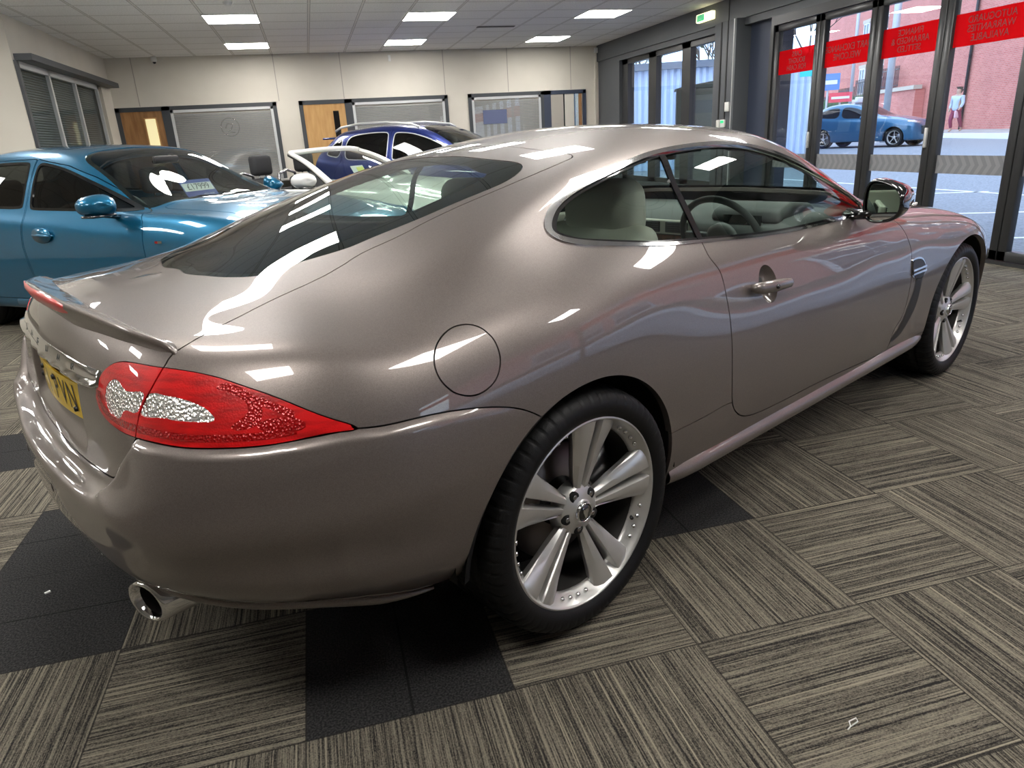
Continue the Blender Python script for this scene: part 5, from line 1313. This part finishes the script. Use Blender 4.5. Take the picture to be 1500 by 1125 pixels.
    textmesh('card_small_print','ask for details\nfinance available',.035,M['cardpaper'],c,(.001,.12,.055),(R_(90),0,R_(90)),depth=.0005)
    return t
blue_car()
# ---- white convertible
def white_car():
    ox,oy=-.05,5.3;h=R_(-40);lx,ly=1.62,-.74
    X=ox-(math.cos(h)*lx-math.sin(h)*ly);Y=oy-(math.sin(h)*lx+math.cos(h)*ly)
    t=thing('convertible_car','white open-top convertible with dark headrests between the two blue cars','car',(X,Y,0),h)
    st=[(2.9,.82,.76,.72,.80,.56,.03),(2.5,.87,.84,.78,.89,.60,.03),(2.1,.885,.875,.80,.93,.62,.03),(1.75,.885,.885,.81,.955,.70,.05),(1.4,.885,.885,.81,.90,.70,.005),(1.0,.885,.89,.81,.90,.70,.005),(.5,.89,.90,.81,.91,.70,.005),(.1,.895,.92,.82,.945,.70,.01),(-.3,.89,.925,.80,.96,.66,.02),(-.6,.86,.91,.76,.945,.62,.02)]
    S=gcar_surf(st,(.6,.14,.5),(.42,.12,.5))
    def ot(m):
        X_=m['P'];cx=.85;return np.maximum(np.maximum(np.abs(X_[:,0]-cx)-.80,np.abs(X_[:,1])-.70),.80-X_[:,2])
    d1=[(1.75,.30),(1.77,.60),(1.72,.95),(.50,.95),(.46,.70),(.52,.42),(.6,.30)]
    gcar(t,S,M['white_paint'],2.5,.36,[],[d1],[],None,M['tint2'],R=.32,open_top=ot)
    # windscreen frame
    W=M['white_paint']
    def P_(u,v): # u -1..1 across, v 0..1 up
        bx=1.70+.28*(1-u*u);wz=.93+.02*(1-u*u);tx=1.10+.10*(1-u*u);tz=1.250+.022*(1-u*u)
        return (bx+(tx-bx)*v,u*(.735-.14*v),wz+(tz-wz)*v+.035*math.sin(math.pi*v))
    q=MB()
    q.tube([P_(-1,v) for v in np.linspace(0,1,14)],[.042-.014*v for v in np.linspace(0,1,14)],10,flat=.75)
    q.tube([P_(1,v) for v in np.linspace(0,1,14)],[.042-.014*v for v in np.linspace(0,1,14)],10,flat=.75)
    q.tube([P_(u,1) for u in np.linspace(-1,1,21)],.028,10)
    fr=q.build('windscreen_frame',W,t)
    q=MB();q.tube([tuple(np.array(P_(-1,v))+[-.03,.012,-.018]) for v in np.linspace(.02,1,12)],.018,8);q.tube([tuple(np.array(P_(1,v))+[-.03,-.012,-.018]) for v in np.linspace(.02,1,12)],.018,8);q.tube([tuple(np.array(P_(u,1))+[-.025,0,-.012]) for u in np.linspace(-1,1,15)],.018,8);q.build('frame_seal',M['black'],fr)
    V=[P_(u,v) for u in np.linspace(-.98,.98,15) for v in np.linspace(0,1,9)];F=[(i*9+j,(i+1)*9+j,(i+1)*9+j+1,i*9+j+1) for i in range(14) for j in range(8)]
    q=MB();q.add(V,F,True);q.build('windscreen',M['glass_w'],t,recalc=False)
    car_mirror(t,1.44,.80,.985,W)
    for y in (-.36,.36): simple_seat(t,.60,y,M['seatblack'],.3,1.20)
    b=MB();b.box((.2,-.66,.3),(.28,.66,.86));b.build('rear_bulkhead',M['seatblack'],t,bevel=.03)
    b=MB()
    for y in (-.36,.36): b.tube([(.18,y-.16,.86),(.17,y-.14,1.02),(.17,y,1.06),(.17,y+.14,1.02),(.18,y+.16,.86)],.018,8)
    b.build('roll_hoop',M['satin'],t)
    b=MB();b.box((-.2,-.68,.3),(1.7,.68,.34));b.build('cabin_floor',M['dark'],t)
    b=MB();b.prism([(1.35,.55),(1.35,.84),(1.45,.90),(1.85,.92),(1.9,.55)],-.68,.68,'y');b.build('dashboard',M['dash'],t,bevel=.02);steering(t,1.28,-.36,.84)
    c=thing('price_card','small pale yellow-green card propped behind the convertible windscreen','sign');c.parent=None
    c.matrix_world=Matrix.Translation((X,Y,0))@Matrix.Rotation(h,4,'Z')@Matrix.Translation((1.62,-.05,.92))@Matrix.Rotation(R_(-30),4,'Y')
    b=MB();b.box((-.003,-.11,0),(0,.11,.19));b.build('card',M['cardpaper'],c)
    b=MB();b.box((.0,-.02,.07),(.003,.10,.17));b.build('yellow_sticker',pbr('pale_yellow_sticker',(.62,.62,.12),.5),c)
white_car()
# ---- deep blue SUV
def suv():
    h=R_(-38);lx,ly=1.45,-.66
    ox,oy=1.74,8.35
    X=ox-(math.cos(h)*lx-math.sin(h)*ly);Y=oy-(math.sin(h)*lx+math.cos(h)*ly)
    t=thing('suv_car','deep blue tall SUV with silver roof rails, furthest back inside the showroom','car',(X,Y,0),h)
    st=[(3.05,.85,.86,.76,.92,.60,.03),(2.68,.91,.94,.82,1.01,.64,.03),(2.3,.92,.98,.84,1.05,.66,.035),(2.05,.92,.995,.845,1.075,.70,.05),(1.9,.92,1.0,.85,1.14,.72,.10),(1.6,.92,1.01,.85,1.32,.69,.12),(1.3,.92,1.02,.85,1.46,.66,.10),(1.0,.92,1.03,.85,1.54,.645,.09),(.6,.92,1.04,.85,1.575,.635,.085),(.2,.92,1.055,.85,1.575,.63,.085),(-.2,.92,1.075,.84,1.545,.62,.09),(-.5,.90,1.10,.82,1.47,.61,.09),(-.68,.88,1.11,.80,1.33,.63,.08)]
    S=gcar_surf(st,(.5,.18,.55),(.18,.03,.8))
    fw=[(1.92,1.025),(1.2,1.045),(.70,1.060),(.66,1.08),(.66,1.42),(.70,1.455),(.95,1.435),(1.2,1.365),(1.45,1.26),(1.68,1.14),(1.90,1.045)]
    rw=[(.56,1.065),(.05,1.08),(-.18,1.10),(-.20,1.30),(-.15,1.42),(.0,1.455),(.3,1.47),(.54,1.465),(.58,1.42),(.58,1.10)]
    qw=[(-.27,1.12),(-.5,1.16),(-.56,1.20),(-.45,1.33),(-.30,1.41),(-.26,1.40)]
    ws=([(-2.08,11),(-2.06,10),(-2.0,9),(-1.92,8.3),(-1.85,8.25),(-1.6,8.45),(-1.3,8.6),(-1.12,8.85),(-1.05,9.5),(-1.02,10.2),(-1.01,11)],[(-1.01,11.5),(-2.08,11.5)])
    d1=[(2.0,.32),(2.02,.65),(2.0,.96),(1.92,1.045),(1.68,1.16),(1.45,1.28),(1.2,1.385),(.95,1.455),(.62,1.48),(.62,1.05),(.61,.7),(.65,.32)]
    d2=[(.60,.32),(.56,.7),(.61,1.05),(.61,1.48),(.3,1.485),(.0,1.475),(-.22,1.42),(-.24,1.08),(-.36,.85),(-.34,.6),(.1,.40),(.2,.32)]
    gcar(t,S,M['navy_paint'],2.68,.385,[('front',fw),('rear',rw),('quarter',qw)],[d1,d2],[('windscreen',ws)],None,M['tint'],M['silver'],R=.345,trimw=.011)
    for s_ in (-1,1):
        q=MB();q.tube([(1.05,s_*.60,1.50),(.95,s_*.605,1.548),(.5,s_*.60,1.60),(0,s_*.59,1.605),(-.35,s_*.58,1.565),(-.45,s_*.575,1.52)],.018,8,flat=1);q.build('roof_rail',M['silver'],t)
    q=MB();q.box((-.76,-.53,1.405),(-.52,.53,1.435));q.build('roof_spoiler',M['navy_paint'],t,bevel=.015)
    car_mirror(t,1.68,.88,1.10,M['silver'])
    for y in (-.37,.37): simple_seat(t,.95,y,M['seatblack'],.5,1.32)
    simple_seat(t,.0,-.35,M['seatblack'],.5,1.28);simple_seat(t,.0,.35,M['seatblack'],.5,1.28)
    b=MB();b.prism([(1.4,.6),(1.4,1.0),(1.55,1.04),(2.0,1.03),(2.0,.6)],-.70,.70,'y');b.build('dashboard',M['dash'],t,bevel=.02)
    b=MB();b.box((-.5,-.7,.38),(2.0,.7,.42));b.build('cabin_floor',M['dark'],t)
    for x_,y_ in ((1.62,-.38),(1.66,-.08)):
        c=thing('windscreen_card','white card standing behind the SUV windscreen'+(', nearer the driver side' if y_<-.3 else ', in the middle of the screen'),'sign')
        c.matrix_world=Matrix.Translation((X,Y,0))@Matrix.Rotation(h,4,'Z')@Matrix.Translation((x_,y_,1.03))@Matrix.Rotation(R_(-20),4,'Y')
        b=MB();b.box((-.003,-.10,0),(0,.10,.24));b.build('card',M['cardpaper'],c)
suv()
# ================================================================= outside
w=bpy.data.worlds.new('sky');bpy.context.scene.world=w;w.use_nodes=True
N=w.node_tree.nodes;L=w.node_tree.links;N.clear();o=N.new('ShaderNodeOutputWorld');b=N.new('ShaderNodeBackground')
tc=N.new('ShaderNodeTexCoord');nz=N.new('ShaderNodeTexNoise');nz.inputs['Scale'].default_value=2.2;nz.inputs['Detail'].default_value=5
r=N.new('ShaderNodeValToRGB');r.color_ramp.elements[0].position=.42;r.color_ramp.elements[1].position=.62;r.color_ramp.elements[0].color=(.42,.62,1,1);r.color_ramp.elements[1].color=(.86,.92,1,1)
L.new(tc.outputs['Generated'],nz.inputs['Vector']);L.new(nz.outputs[0],r.inputs[0]);L.new(r.outputs[0],b.inputs[0]);b.inputs[1].default_value=3.6;L.new(b.outputs[0],o.inputs[0])
def brick(n,c1,c2,mortar,scale=1.0,rot=0):
    m,nt,o=newmat(n);N=nt.nodes;L=nt.links
    tc=N.new('ShaderNodeTexCoord');t=N.new('ShaderNodeTexBrick');mp=N.new('ShaderNodeMapping')
    mp.inputs['Rotation'].default_value=(math.pi/2,0,0)
    t.inputs['Color1'].default_value=(*c1,1);t.inputs['Color2'].default_value=(*c2,1);t.inputs['Mortar'].default_value=(*mortar,1)
    t.inputs['Scale'].default_value=1;t.inputs['Brick Width'].default_value=.225;t.inputs['Row Height'].default_value=.075;t.inputs['Mortar Size'].default_value=.008
    L.new(tc.outputs['Object'],mp.inputs[0]);L.new(mp.outputs[0],t.inputs['Vector'])
    nz=N.new('ShaderNodeTexNoise');nz.inputs['Scale'].default_value=.6;nz.inputs['Detail'].default_value=6;L.new(tc.outputs['Object'],nz.inputs['Vector'])
    mx=N.new('ShaderNodeMix');mx.data_type='RGBA';mx.blend_type='MULTIPLY';mx.inputs[0].default_value=.35
    L.new(t.outputs[0],mx.inputs[6]);L.new(nz.outputs[0],mx.inputs[7])
    b=N.new('ShaderNodeBsdfPrincipled');b.inputs['Roughness'].default_value=.85;L.new(mx.outputs[2],b.inputs['Base Color']);L.new(b.outputs[0],o.inputs[0]);return m
M['brick']=brick('red_brick',(.58,.17,.14),(.70,.24,.20),(.60,.38,.34))
M['stone']=pbr('pale_stone',(.50,.45,.38),.8,bump=('noise',12,.01))
M['asphalt']=varied(pbr('grey_asphalt',(.2,.21,.23),.85),(.17,.185,.21),(.27,.29,.33),30,5)
M['pave']=varied(pbr('pavement_slab',(.35,.34,.33),.85),(.30,.30,.30),(.42,.41,.40),3,4)
M['line']=pbr('white_road_paint',(.80,.82,.84),.7)
M['clad']=pbr('blue_grey_cladding',(.46,.56,.72),.5,.0)
M['soffit']=pbr('dark_soffit',(.12,.15,.20),.6)
M['olive']=pbr('olive_grey_metal',(.12,.125,.10),.6)
M['bark']=pbr('bark',(.10,.085,.07),.9)
M['grass']=pbr('grass',(.10,.28,.06),.9)
M['pole']=pbr('galvanised_pole',(.45,.48,.52),.5,.3)
M['iron']=pbr('black_railing',(.03,.03,.035),.5)
M['wframe']=pbr('white_window_frame',(.75,.76,.78),.5)
M['wpane']=pbr('distant_window_glass',(.05,.06,.08),.08,0,1)
rd=(-.36,-.933);rn=(-.933,.36)   # road direction, and the normal pointing back to us
g=MB();g.box((A0+.10,-60,-.12),(11,90,-.02));struct(g.build('floor_forecourt',M['asphalt']))
# ground climbs gently to the street
g=MB();g.add([(11,-60,-.02),(17,-60,.28),(70,-60,.62),(70,90,.62),(17,90,.28),(11,90,-.02)],[(0,1,4,5),(1,2,3,4)]);struct(g.build('floor_street',M['asphalt']))
def gz(x): return -.02 if x<11 else (-.02+(x-11)*.05 if x<17 else .28+(x-17)*.34/53)
# bay lines
lines=[((7.0,6.2),(10.9,3.9)),((6.9,3.6),(10.9,1.5)),((6.6,1.6),(10.9,-.9)),((7.4,9.2),(10.9,7.4)),((10.6,-5),(10.8,14)),((6.8,-1.5),(10.9,-3.2)),((6.8,-4.5),(10.9,-5.9))]
for i,(a,b_) in enumerate(lines):
    a=Vector((*a,0));b_=Vector((*b_,0));d=(b_-a).normalized();n=Vector((-d.y,d.x,0))*.05
    f=MB();f.add([(p_.x,p_.y,-.0165) for p_ in (a-n,b_-n,b_+n,a+n)],[(0,1,2,3)]);struct(f.build('trim_%d'%(10+i),M['line'],recalc=False))
# canopy over the glazing
g=MB();g.box((A0+.32,-9,2.72),(A0+1.55,14,2.95));struct(g.build('ceiling_canopy',M['soffit']))
g=MB();g.box((A0+.3,-9.2,2.87),(A0+.4,12,4.2));struct(g.build('wall_parapet',M['anth']))
# brick building, placed in its own frame along the street
WB=Matrix.Translation((29.3,24.5,.15))@Matrix.Rotation(math.atan2(rd[1],rd[0]),4,'Z')   # x runs along the street towards us, -y faces... local +y
bld=thing('brick_building','big red brick building with stone sills across the street','building',(29.3,24.5,0),math.atan2(rd[1],rd[0]))
# local x along rd ; local normal to us = rotate: local -y -> world
f=MB();f.box((-12.2,.0,-1),(40,9,10));f.box((-40,4.0,-1),(-12.2,14,10))
f.build('wall',M['brick'],bld)
f=MB();ST=((-12.4,-6.2,2.55),(-15.4,-12.4,2.2),(-18.6,-15.4,1.85),(-22,-18.6,1.5),(-30,-22,1.2))
for x0,x1,z1 in ST: f.box((x0,-.5,-1),(x1,3.9 if x1<-12 else -.01,z1))
rw_=f.build('garden_wall',M['brick'],bld)
for x0,x1,z1 in ST:
    f=MB();f.box((x0-.05,-.62,z1),(x1+.05,-.2,z1+.2));f.build('coping_stone',M['stone'],rw_)
for x0,x1,z0 in ST:
    z0+=.2;z1=z0+1.15;f=MB();x1_=x1 if x1<-7 else x1-2.6
    n=int((x1_-x0)/.17)
    for k in range(n+1): f.box((x0+k*.17-.015,-.42,z0),(x0+k*.17+.015,-.39,z1))
    f.box((x0,-.43,z1-.2),(x1_,-.38,z1-.15));f.box((x0,-.43,z0+.12),(x1_,-.38,z0+.16));f.build('railing',M['iron'],bld)
def bwin(x,y,z,w_=1.2,h_=1.9):
    f=MB();t=.09;f.box((x,y-.05,z),(x+t,y+.05,z+h_));f.box((x+w_-t,y-.05,z),(x+w_,y+.05,z+h_));f.box((x,y-.05,z+h_-t),(x+w_,y+.05,z+h_));f.box((x,y-.05,z),(x+w_,y+.05,z+t));f.box((x,y-.05,z+h_*.5),(x+w_,y+.05,z+h_*.5+t));f.box((x+w_/2-.03,y-.05,z),(x+w_/2+.03,y+.05,z+h_))
    o=f.build('window',M['wframe'],bld)
    f=MB();f.box((x,y-.01,z),(x+w_,y+.0,z+h_));f.build('pane',M['wpane'],o)
    f=MB();f.box((x-.15,y-.12,z-.18),(x+w_+.15,y+.02,z));f.box((x-.15,y-.08,z+h_),(x+w_+.15,y+.02,z+h_+.25));f.build('stone_sill',M['stone'],o)
for x in (-15.5,-19.5,-23.5,-27.5):
    for z in (3.0,6.2): bwin(x,3.95,z)
for x in (14,17.4,20.8,24.2,27.6,31,34.4):
    for z in (1.5,5.4): bwin(x,-.04,z,2.3,2.0)
f=MB();f.tube([(-1.8,-.09,0),(-1.8,-.09,10)],.07,8);f.build('drain_pipe',M['iron'],bld)
f=MB();f.box((17.5,-.3,0),(18.9,.05,2.3));f.build('doorway',M['wframe'],bld)
# pavement and kerb at the wall foot
f=MB();f.box((-30,-3.2,-1),(45,.0,.50));pv=f.build('floor_pavement',M['pave']);pv.matrix_world=Matrix.Translation((29.3,24.5,.0))@Matrix.Rotation(math.atan2(rd[1],rd[0]),4,'Z');struct(pv)
f=MB();f.box((-30,-3.35,-1),(45,-3.2,.50));kb=f.build('trim_2_kerb',M['line']);kb.name='trim_30';kb.matrix_world=pv.matrix_world.copy();struct(kb)
# street lamp post, sign boards, grass, all near the building
def at(px_d): return px_d
import math as _m
def camdir(deg,d): return (-.173+d*_m.cos(R_(deg)),-2.357+d*_m.sin(R_(deg)))
x,y=camdir(48.0,33)
f=MB();f.tube([(x,y,0),(x,y,9)],.13,10);tag(f.build('street_lamp_post',M['pole']),'tall pale metal street pole in front of the brick building','pole')
x,y=camdir(50.3,36)
f=MB();f.tube([(x,y,0),(x,y,9)],.07,10);tag(f.build('sign_pole',M['pole']),'slim white pole beside the garden railings, left of the brick wall','pole')
for (dg,d,z,w_,h_,c,nm,lb) in ((51.8,35,2.45,.9,.65,(.12,.25,.55),'street_notice','blue and white street board behind the railings'),(50.95,35,1.95,.9,.38,(.75,.08,.12),'street_banner','red banner hung on the garden railings'),(52.9,20,2.3,.55,.42,(.02,.55,.62),'street_poster','small turquoise sign at the end of the grey shed'),(52.5,38,6.0,.5,.7,(.75,.06,.12),'street_flag','red sign high on the far building')):
    x,y=camdir(dg,d);t=thing(nm,lb,'sign',(x,y,z),R_(dg-90));f=MB();f.box((-w_/2,0,0),(w_/2,.05,h_));f.build('board',pbr(nm+'_face',c,.5),t);f=MB();f.box((-w_/2+.1,-.01,h_*.35),(w_/2-.1,0,h_*.6));f.build('board_stripe',M['wframe'],t);f=MB();f.tube([(0,.08,-z),(0,.08,h_)],.04,8);f.build('post',M['pole'],t)
gq=Matrix.Translation((29.3,24.5,0))@Matrix.Rotation(math.atan2(rd[1],rd[0]),4,'Z')@Vector((-20,1.7,1.4));f=MB();f.box((-6,-1.3,0),(3,1.3,1.3));tag(f.build('grass_bank',M['grass'],bevel=.4,loc=gq,rot=(0,0,math.atan2(rd[1],rd[0]))),'green grass bank behind the railings','grass')['kind']='stuff'
# corrugated metal shed to the left
P0=Vector((15.3,18.0,0));P1=Vector((2.2,23.0,0));d=(P1-P0);Ln=d.length;ang=math.atan2(d.y,d.x)
t=thing('metal_shed','long blue-grey corrugated metal building seen through the dark windows','building',P0,ang)
V=[];F=[];n=int(Ln/.10)
for k in range(n+1):
    x=k*Ln/n;yy=.05 if (k//1)%2 else -.05
    V+=[(x,yy,0),(x,yy,3.08)]
for k in range(n):F.append((2*k,2*k+2,2*k+3,2*k+1))
f=MB();f.add(V,F);f.build('corrugated_wall',M['clad'],t)
f=MB();f.box((-.1,-4,3.04),(Ln,.2,3.24));f.build('roof_edge',M['soffit'],t);f=MB();f.box((-.12,-4,0),(-.02,0,3.04));f.build('end_wall',M['clad'],t)
# storage container near the window
t=thing('storage_cabinet','olive grey metal storage cabinet outside the third dark window pane','cabinet',(7.35,10.55,-.02),R_(-27))
f=MB();f.box((-.62,-.5,0),(.75,.5,1.98));f.build('body',M['olive'],t,bevel=.02);f=MB();f.box((-.28,-.52,.1),(.72,-.5,1.86));f.build('door_panel',pbr('olive_door',(.16,.165,.14),.6),t,bevel=.01)
V=[];f=MB();f.prism([(-.66,1.98),(-.5,2.02),(0,2.08),(.5,2.10),(.8,2.09),(.8,1.98)],-.54,.54,'y');f.build('lid',M['olive'],t)
# bare trees
def tree(name,label,x,y,z,h,seed,leaf=None):
    rnd=random.Random(seed);t=thing(name,label,'tree',(x,y,z),0,'bare trees beyond the shed' if leaf is None else None);mb=MB();tips=[]
    def br(p_,d_,L_,r_,k):
        q=p_+d_*L_;mb.tube([p_,(p_+q)/2+Vector((rnd.uniform(-.1,.1),rnd.uniform(-.1,.1),0))*L_*.3,q],[r_,r_*.85,r_*.65],5 if k<2 else 3,cap=False)
        if k>=5: tips.append(q);return
        for i in range(3 if k<4 else 2):
            v=Vector((rnd.uniform(-1,1),rnd.uniform(-1,1),rnd.uniform(.0,1)));br(q,(d_*.9+v*.75).normalized(),L_*rnd.uniform(.62,.85),r_*.6,k+1)
    br(Vector((0,0,0)),Vector((0,0,1)),h*.28,.16,0);mb.build('branches',M['bark'],t,recalc=False)
    if leaf:
        f=MB()
        for q in tips:
            for i in range(4):
                c=q+Vector((rnd.uniform(-.35,.35),rnd.uniform(-.35,.35),rnd.uniform(-.3,.3)));a=Vector((rnd.uniform(-1,1),rnd.uniform(-1,1),rnd.uniform(-1,1))).normalized()*.13;b2=a.cross(Vector((rnd.uniform(-1,1),rnd.uniform(-1,1),1))).normalized()*.08
                f.add([c-a,c+b2,c+a,c-b2],[(0,1,2,3)])
        f.build('leaves',leaf,t,recalc=False)['kind']='stuff'
M['leaf']=pbr('sparse_leaves',(.16,.20,.12),.7)
x,y=camdir(54.0,40);tree('bare_tree','bare branching tree beyond the shed, left of the brick building',x,y,0,8.5,3)
x,y=camdir(59.4,36);tree('leafy_tree','sparse-leaved tree over the shed seen in the third dark window',x,y,0,7,5,M['leaf'])
x,y=camdir(65.6,43);tree('leafy_tree','sparse-leaved tree over the shed seen in the middle dark window',x,y,0,7.2,8,M['leaf'])
x,y=camdir(69.5,40);tree('bare_tree','bare tree tops above the shed in the left dark window',x,y,0,7.2,11)
# hatchback on the street
def street_car():
    h=R_(-70)
    t=thing('hatchback_car','mid-blue hatchback driving past on the street outside','car',(19.35,21.9,.03),h)
    t.location=(18.6,20.9,gz(18.6))
    st=[(2.95,.80,.80,.70,.86,.55,.03),(2.57,.84,.87,.76,.95,.58,.03),(2.2,.85,.90,.78,1.0,.62,.035),(1.95,.85,.91,.78,1.04,.66,.05),(1.75,.85,.92,.78,1.13,.68,.10),(1.45,.85,.93,.78,1.29,.64,.10),(1.15,.85,.95,.78,1.42,.61,.09),(.8,.85,.97,.78,1.485,.60,.085),(.4,.85,.99,.78,1.49,.59,.085),(0,.85,1.02,.78,1.45,.58,.09),(-.25,.84,1.05,.77,1.36,.57,.09),(-.45,.82,1.06,.75,1.22,.60,.07)]
    S=gcar_surf(st,(.36,.16,.5),(.20,.05,.75),ds=.03,nv=6)
    fw=[(1.75,.955),(1.2,.97),(.65,.99),(.62,1.35),(.85,1.36),(1.15,1.30),(1.45,1.17)]
    rw=[(.55,.995),(.0,1.02),(-.3,1.09),(-.2,1.24),(.1,1.33),(.54,1.36)]
    ws=([(-2.0,11),(-1.95,9.5),(-1.78,8.4),(-1.5,8.45),(-1.2,8.65),(-1.05,9.5),(-1.02,11)],[(-1.02,11.5),(-2.0,11.5)])
    gcar(t,S,M['cyan_blue'],2.57,.35,[('front',fw),('rear',rw)],[],[('windscreen',ws)],None,M['tint'],M['gloss'],R=.31)
    car_mirror(t,1.5,.82,.98,M['cyan_blue'])
    for s_ in (-1,1):
        b=MB();b.tube([(3.20,s_*.40,.74),(3.1,s_*.60,.78),(2.95,s_*.72,.80)],[.03,.05,.025],10);b.build('headlamp',M['clear'],t)
    b=MB();b.box((3.25,-.42,.38),(3.36,.42,.66));b.build('grille',M['black'],t,bevel=.05);b=MB();b.box((3.355,-.26,.50),(3.37,.26,.61));b.build('number_plate',M['wframe'],t)
    b=MB();b.box((.8,-.28,1.49),(.92,.28,1.68));b.build('roof_sign',M['wframe'],t,bevel=.03)
street_car()
# walker on the far pavement
def walker():
    x,y=camdir(43.9,36.5)
    t=thing('person','person in a pale blue coat walking along the brick wall outside','person',(x,y,.50),R_(100))
    def skin(name,verts,edges,rad,mat,sub=2):
        me=bpy.data.meshes.new(name);me.from_pydata(verts,edges,[]);o=bpy.data.objects.new(name,me);link(o,t);me.materials.append(mat)
        md=o.modifiers.new('skin','SKIN');
        for i,r in enumerate(rad): me.skin_vertices[0].data[i].radius=(r,r)
        me.skin_vertices[0].data[0].use_root=True
        o.modifiers.new('s','SUBSURF').levels=sub;o.modifiers['s'].render_levels=sub;return o
    V=[(0,0,.92),(0,0,1.15),(0,0,1.38),(0,0,1.48),(0,0,1.60),(0,0,1.70),(.1,0,.88),(.13,.12,.5),(.12,.02,.08),(.12,.16,.04),(-.1,0,.88),(-.13,-.08,.5),(-.12,-.30,.1),(-.12,-.18,.05),(.2,0,1.38),(.27,-.05,1.12),(.25,.08,.88),(.25,.12,.80),(-.2,0,1.38),(-.27,.04,1.12),(-.25,.18,.92),(-.25,.24,.86)]
    E=[(0,1),(1,2),(2,3),(3,4),(4,5),(0,6),(6,7),(7,8),(8,9),(0,10),(10,11),(11,12),(12,13),(2,14),(14,15),(15,16),(16,17),(2,18),(18,19),(19,20),(20,21)]
    r=[.15,.15,.15,.06,.10,.085,.10,.065,.045,.04,.10,.065,.045,.04,.075,.05,.038,.035,.075,.05,.038,.035]
    skin('body',V,E,r,pbr('walker_skin',(.5,.33,.25),.6))
    V=[(0,0,.80),(0,0,1.0),(0,0,1.2),(0,0,1.42),(.2,0,1.38),(.275,-.05,1.12),(.255,.06,.92),(-.2,0,1.38),(-.275,.04,1.12),(-.255,.16,.95)]
    E=[(0,1),(1,2),(2,3),(3,4),(4,5),(5,6),(3,7),(7,8),(8,9)]
    skin('coat',V,E,[.19,.18,.175,.15,.09,.065,.055,.09,.065,.055],pbr('pale_blue_coat',(.45,.55,.68),.8))
    V=[(0,0,.84),(.1,0,.82),(.13,.12,.5),(.12,.03,.14),(-.1,0,.82),(-.13,-.08,.5),(-.12,-.29,.15)]
    skin('trousers',V,[(0,1),(1,2),(2,3),(0,4),(4,5),(5,6)],[.13,.11,.085,.06,.11,.085,.06],pbr('maroon_trousers',(.25,.05,.09),.8))
    skin('hair',[(0,-.02,1.66),(0,-.03,1.74),(0,-.06,1.62)],[(0,1),(0,2)],[.10,.09,.09],M['bark'])
    b=MB();b.box((-.12,-.05,0),(.12,.05,.30));tag(b.build('carrier_bag',pbr('pale_pink_bag',(.7,.45,.5),.5),None,bevel=.04,loc=(x-.05,y-.1,1.05)),'pale carrier bag held by the person walking outside','bag')
walker()
def camera():
    # camera solved against the room: world axes follow the carpet tiles
    yaw=.863094+math.radians(26.1266);pit=-.337502;rol=.056757
    f=Vector((math.cos(pit)*math.cos(yaw),math.cos(pit)*math.sin(yaw),math.sin(pit)))
    rt=f.cross(Vector((0,0,1))).normalized();dn=f.cross(rt)
    c,s=math.cos(rol),math.sin(rol)
    r2=c*rt+s*dn;d2=-s*rt+c*dn
    mw=Matrix((( r2.x,-d2.x,-f.x,-.1733),(r2.y,-d2.y,-f.y,-2.3572),(r2.z,-d2.z,-f.z,1.28409),(0,0,0,1)))
    cam=bpy.data.cameras.new('camera');o=bpy.data.objects.new('camera',cam);COL.objects.link(o);o.matrix_world=mw
    cam.sensor_fit='HORIZONTAL';cam.sensor_width=36;cam.lens=36*1027.52/1500;cam.clip_start=.02;cam.clip_end=400
    bpy.context.scene.camera=o
camera()
sc=bpy.context.scene
sc.view_settings.view_transform='Standard';sc.view_settings.look='None';sc.view_settings.gamma=1;sc.view_settings.exposure=.15
sc.view_settings.use_curve_mapping=False
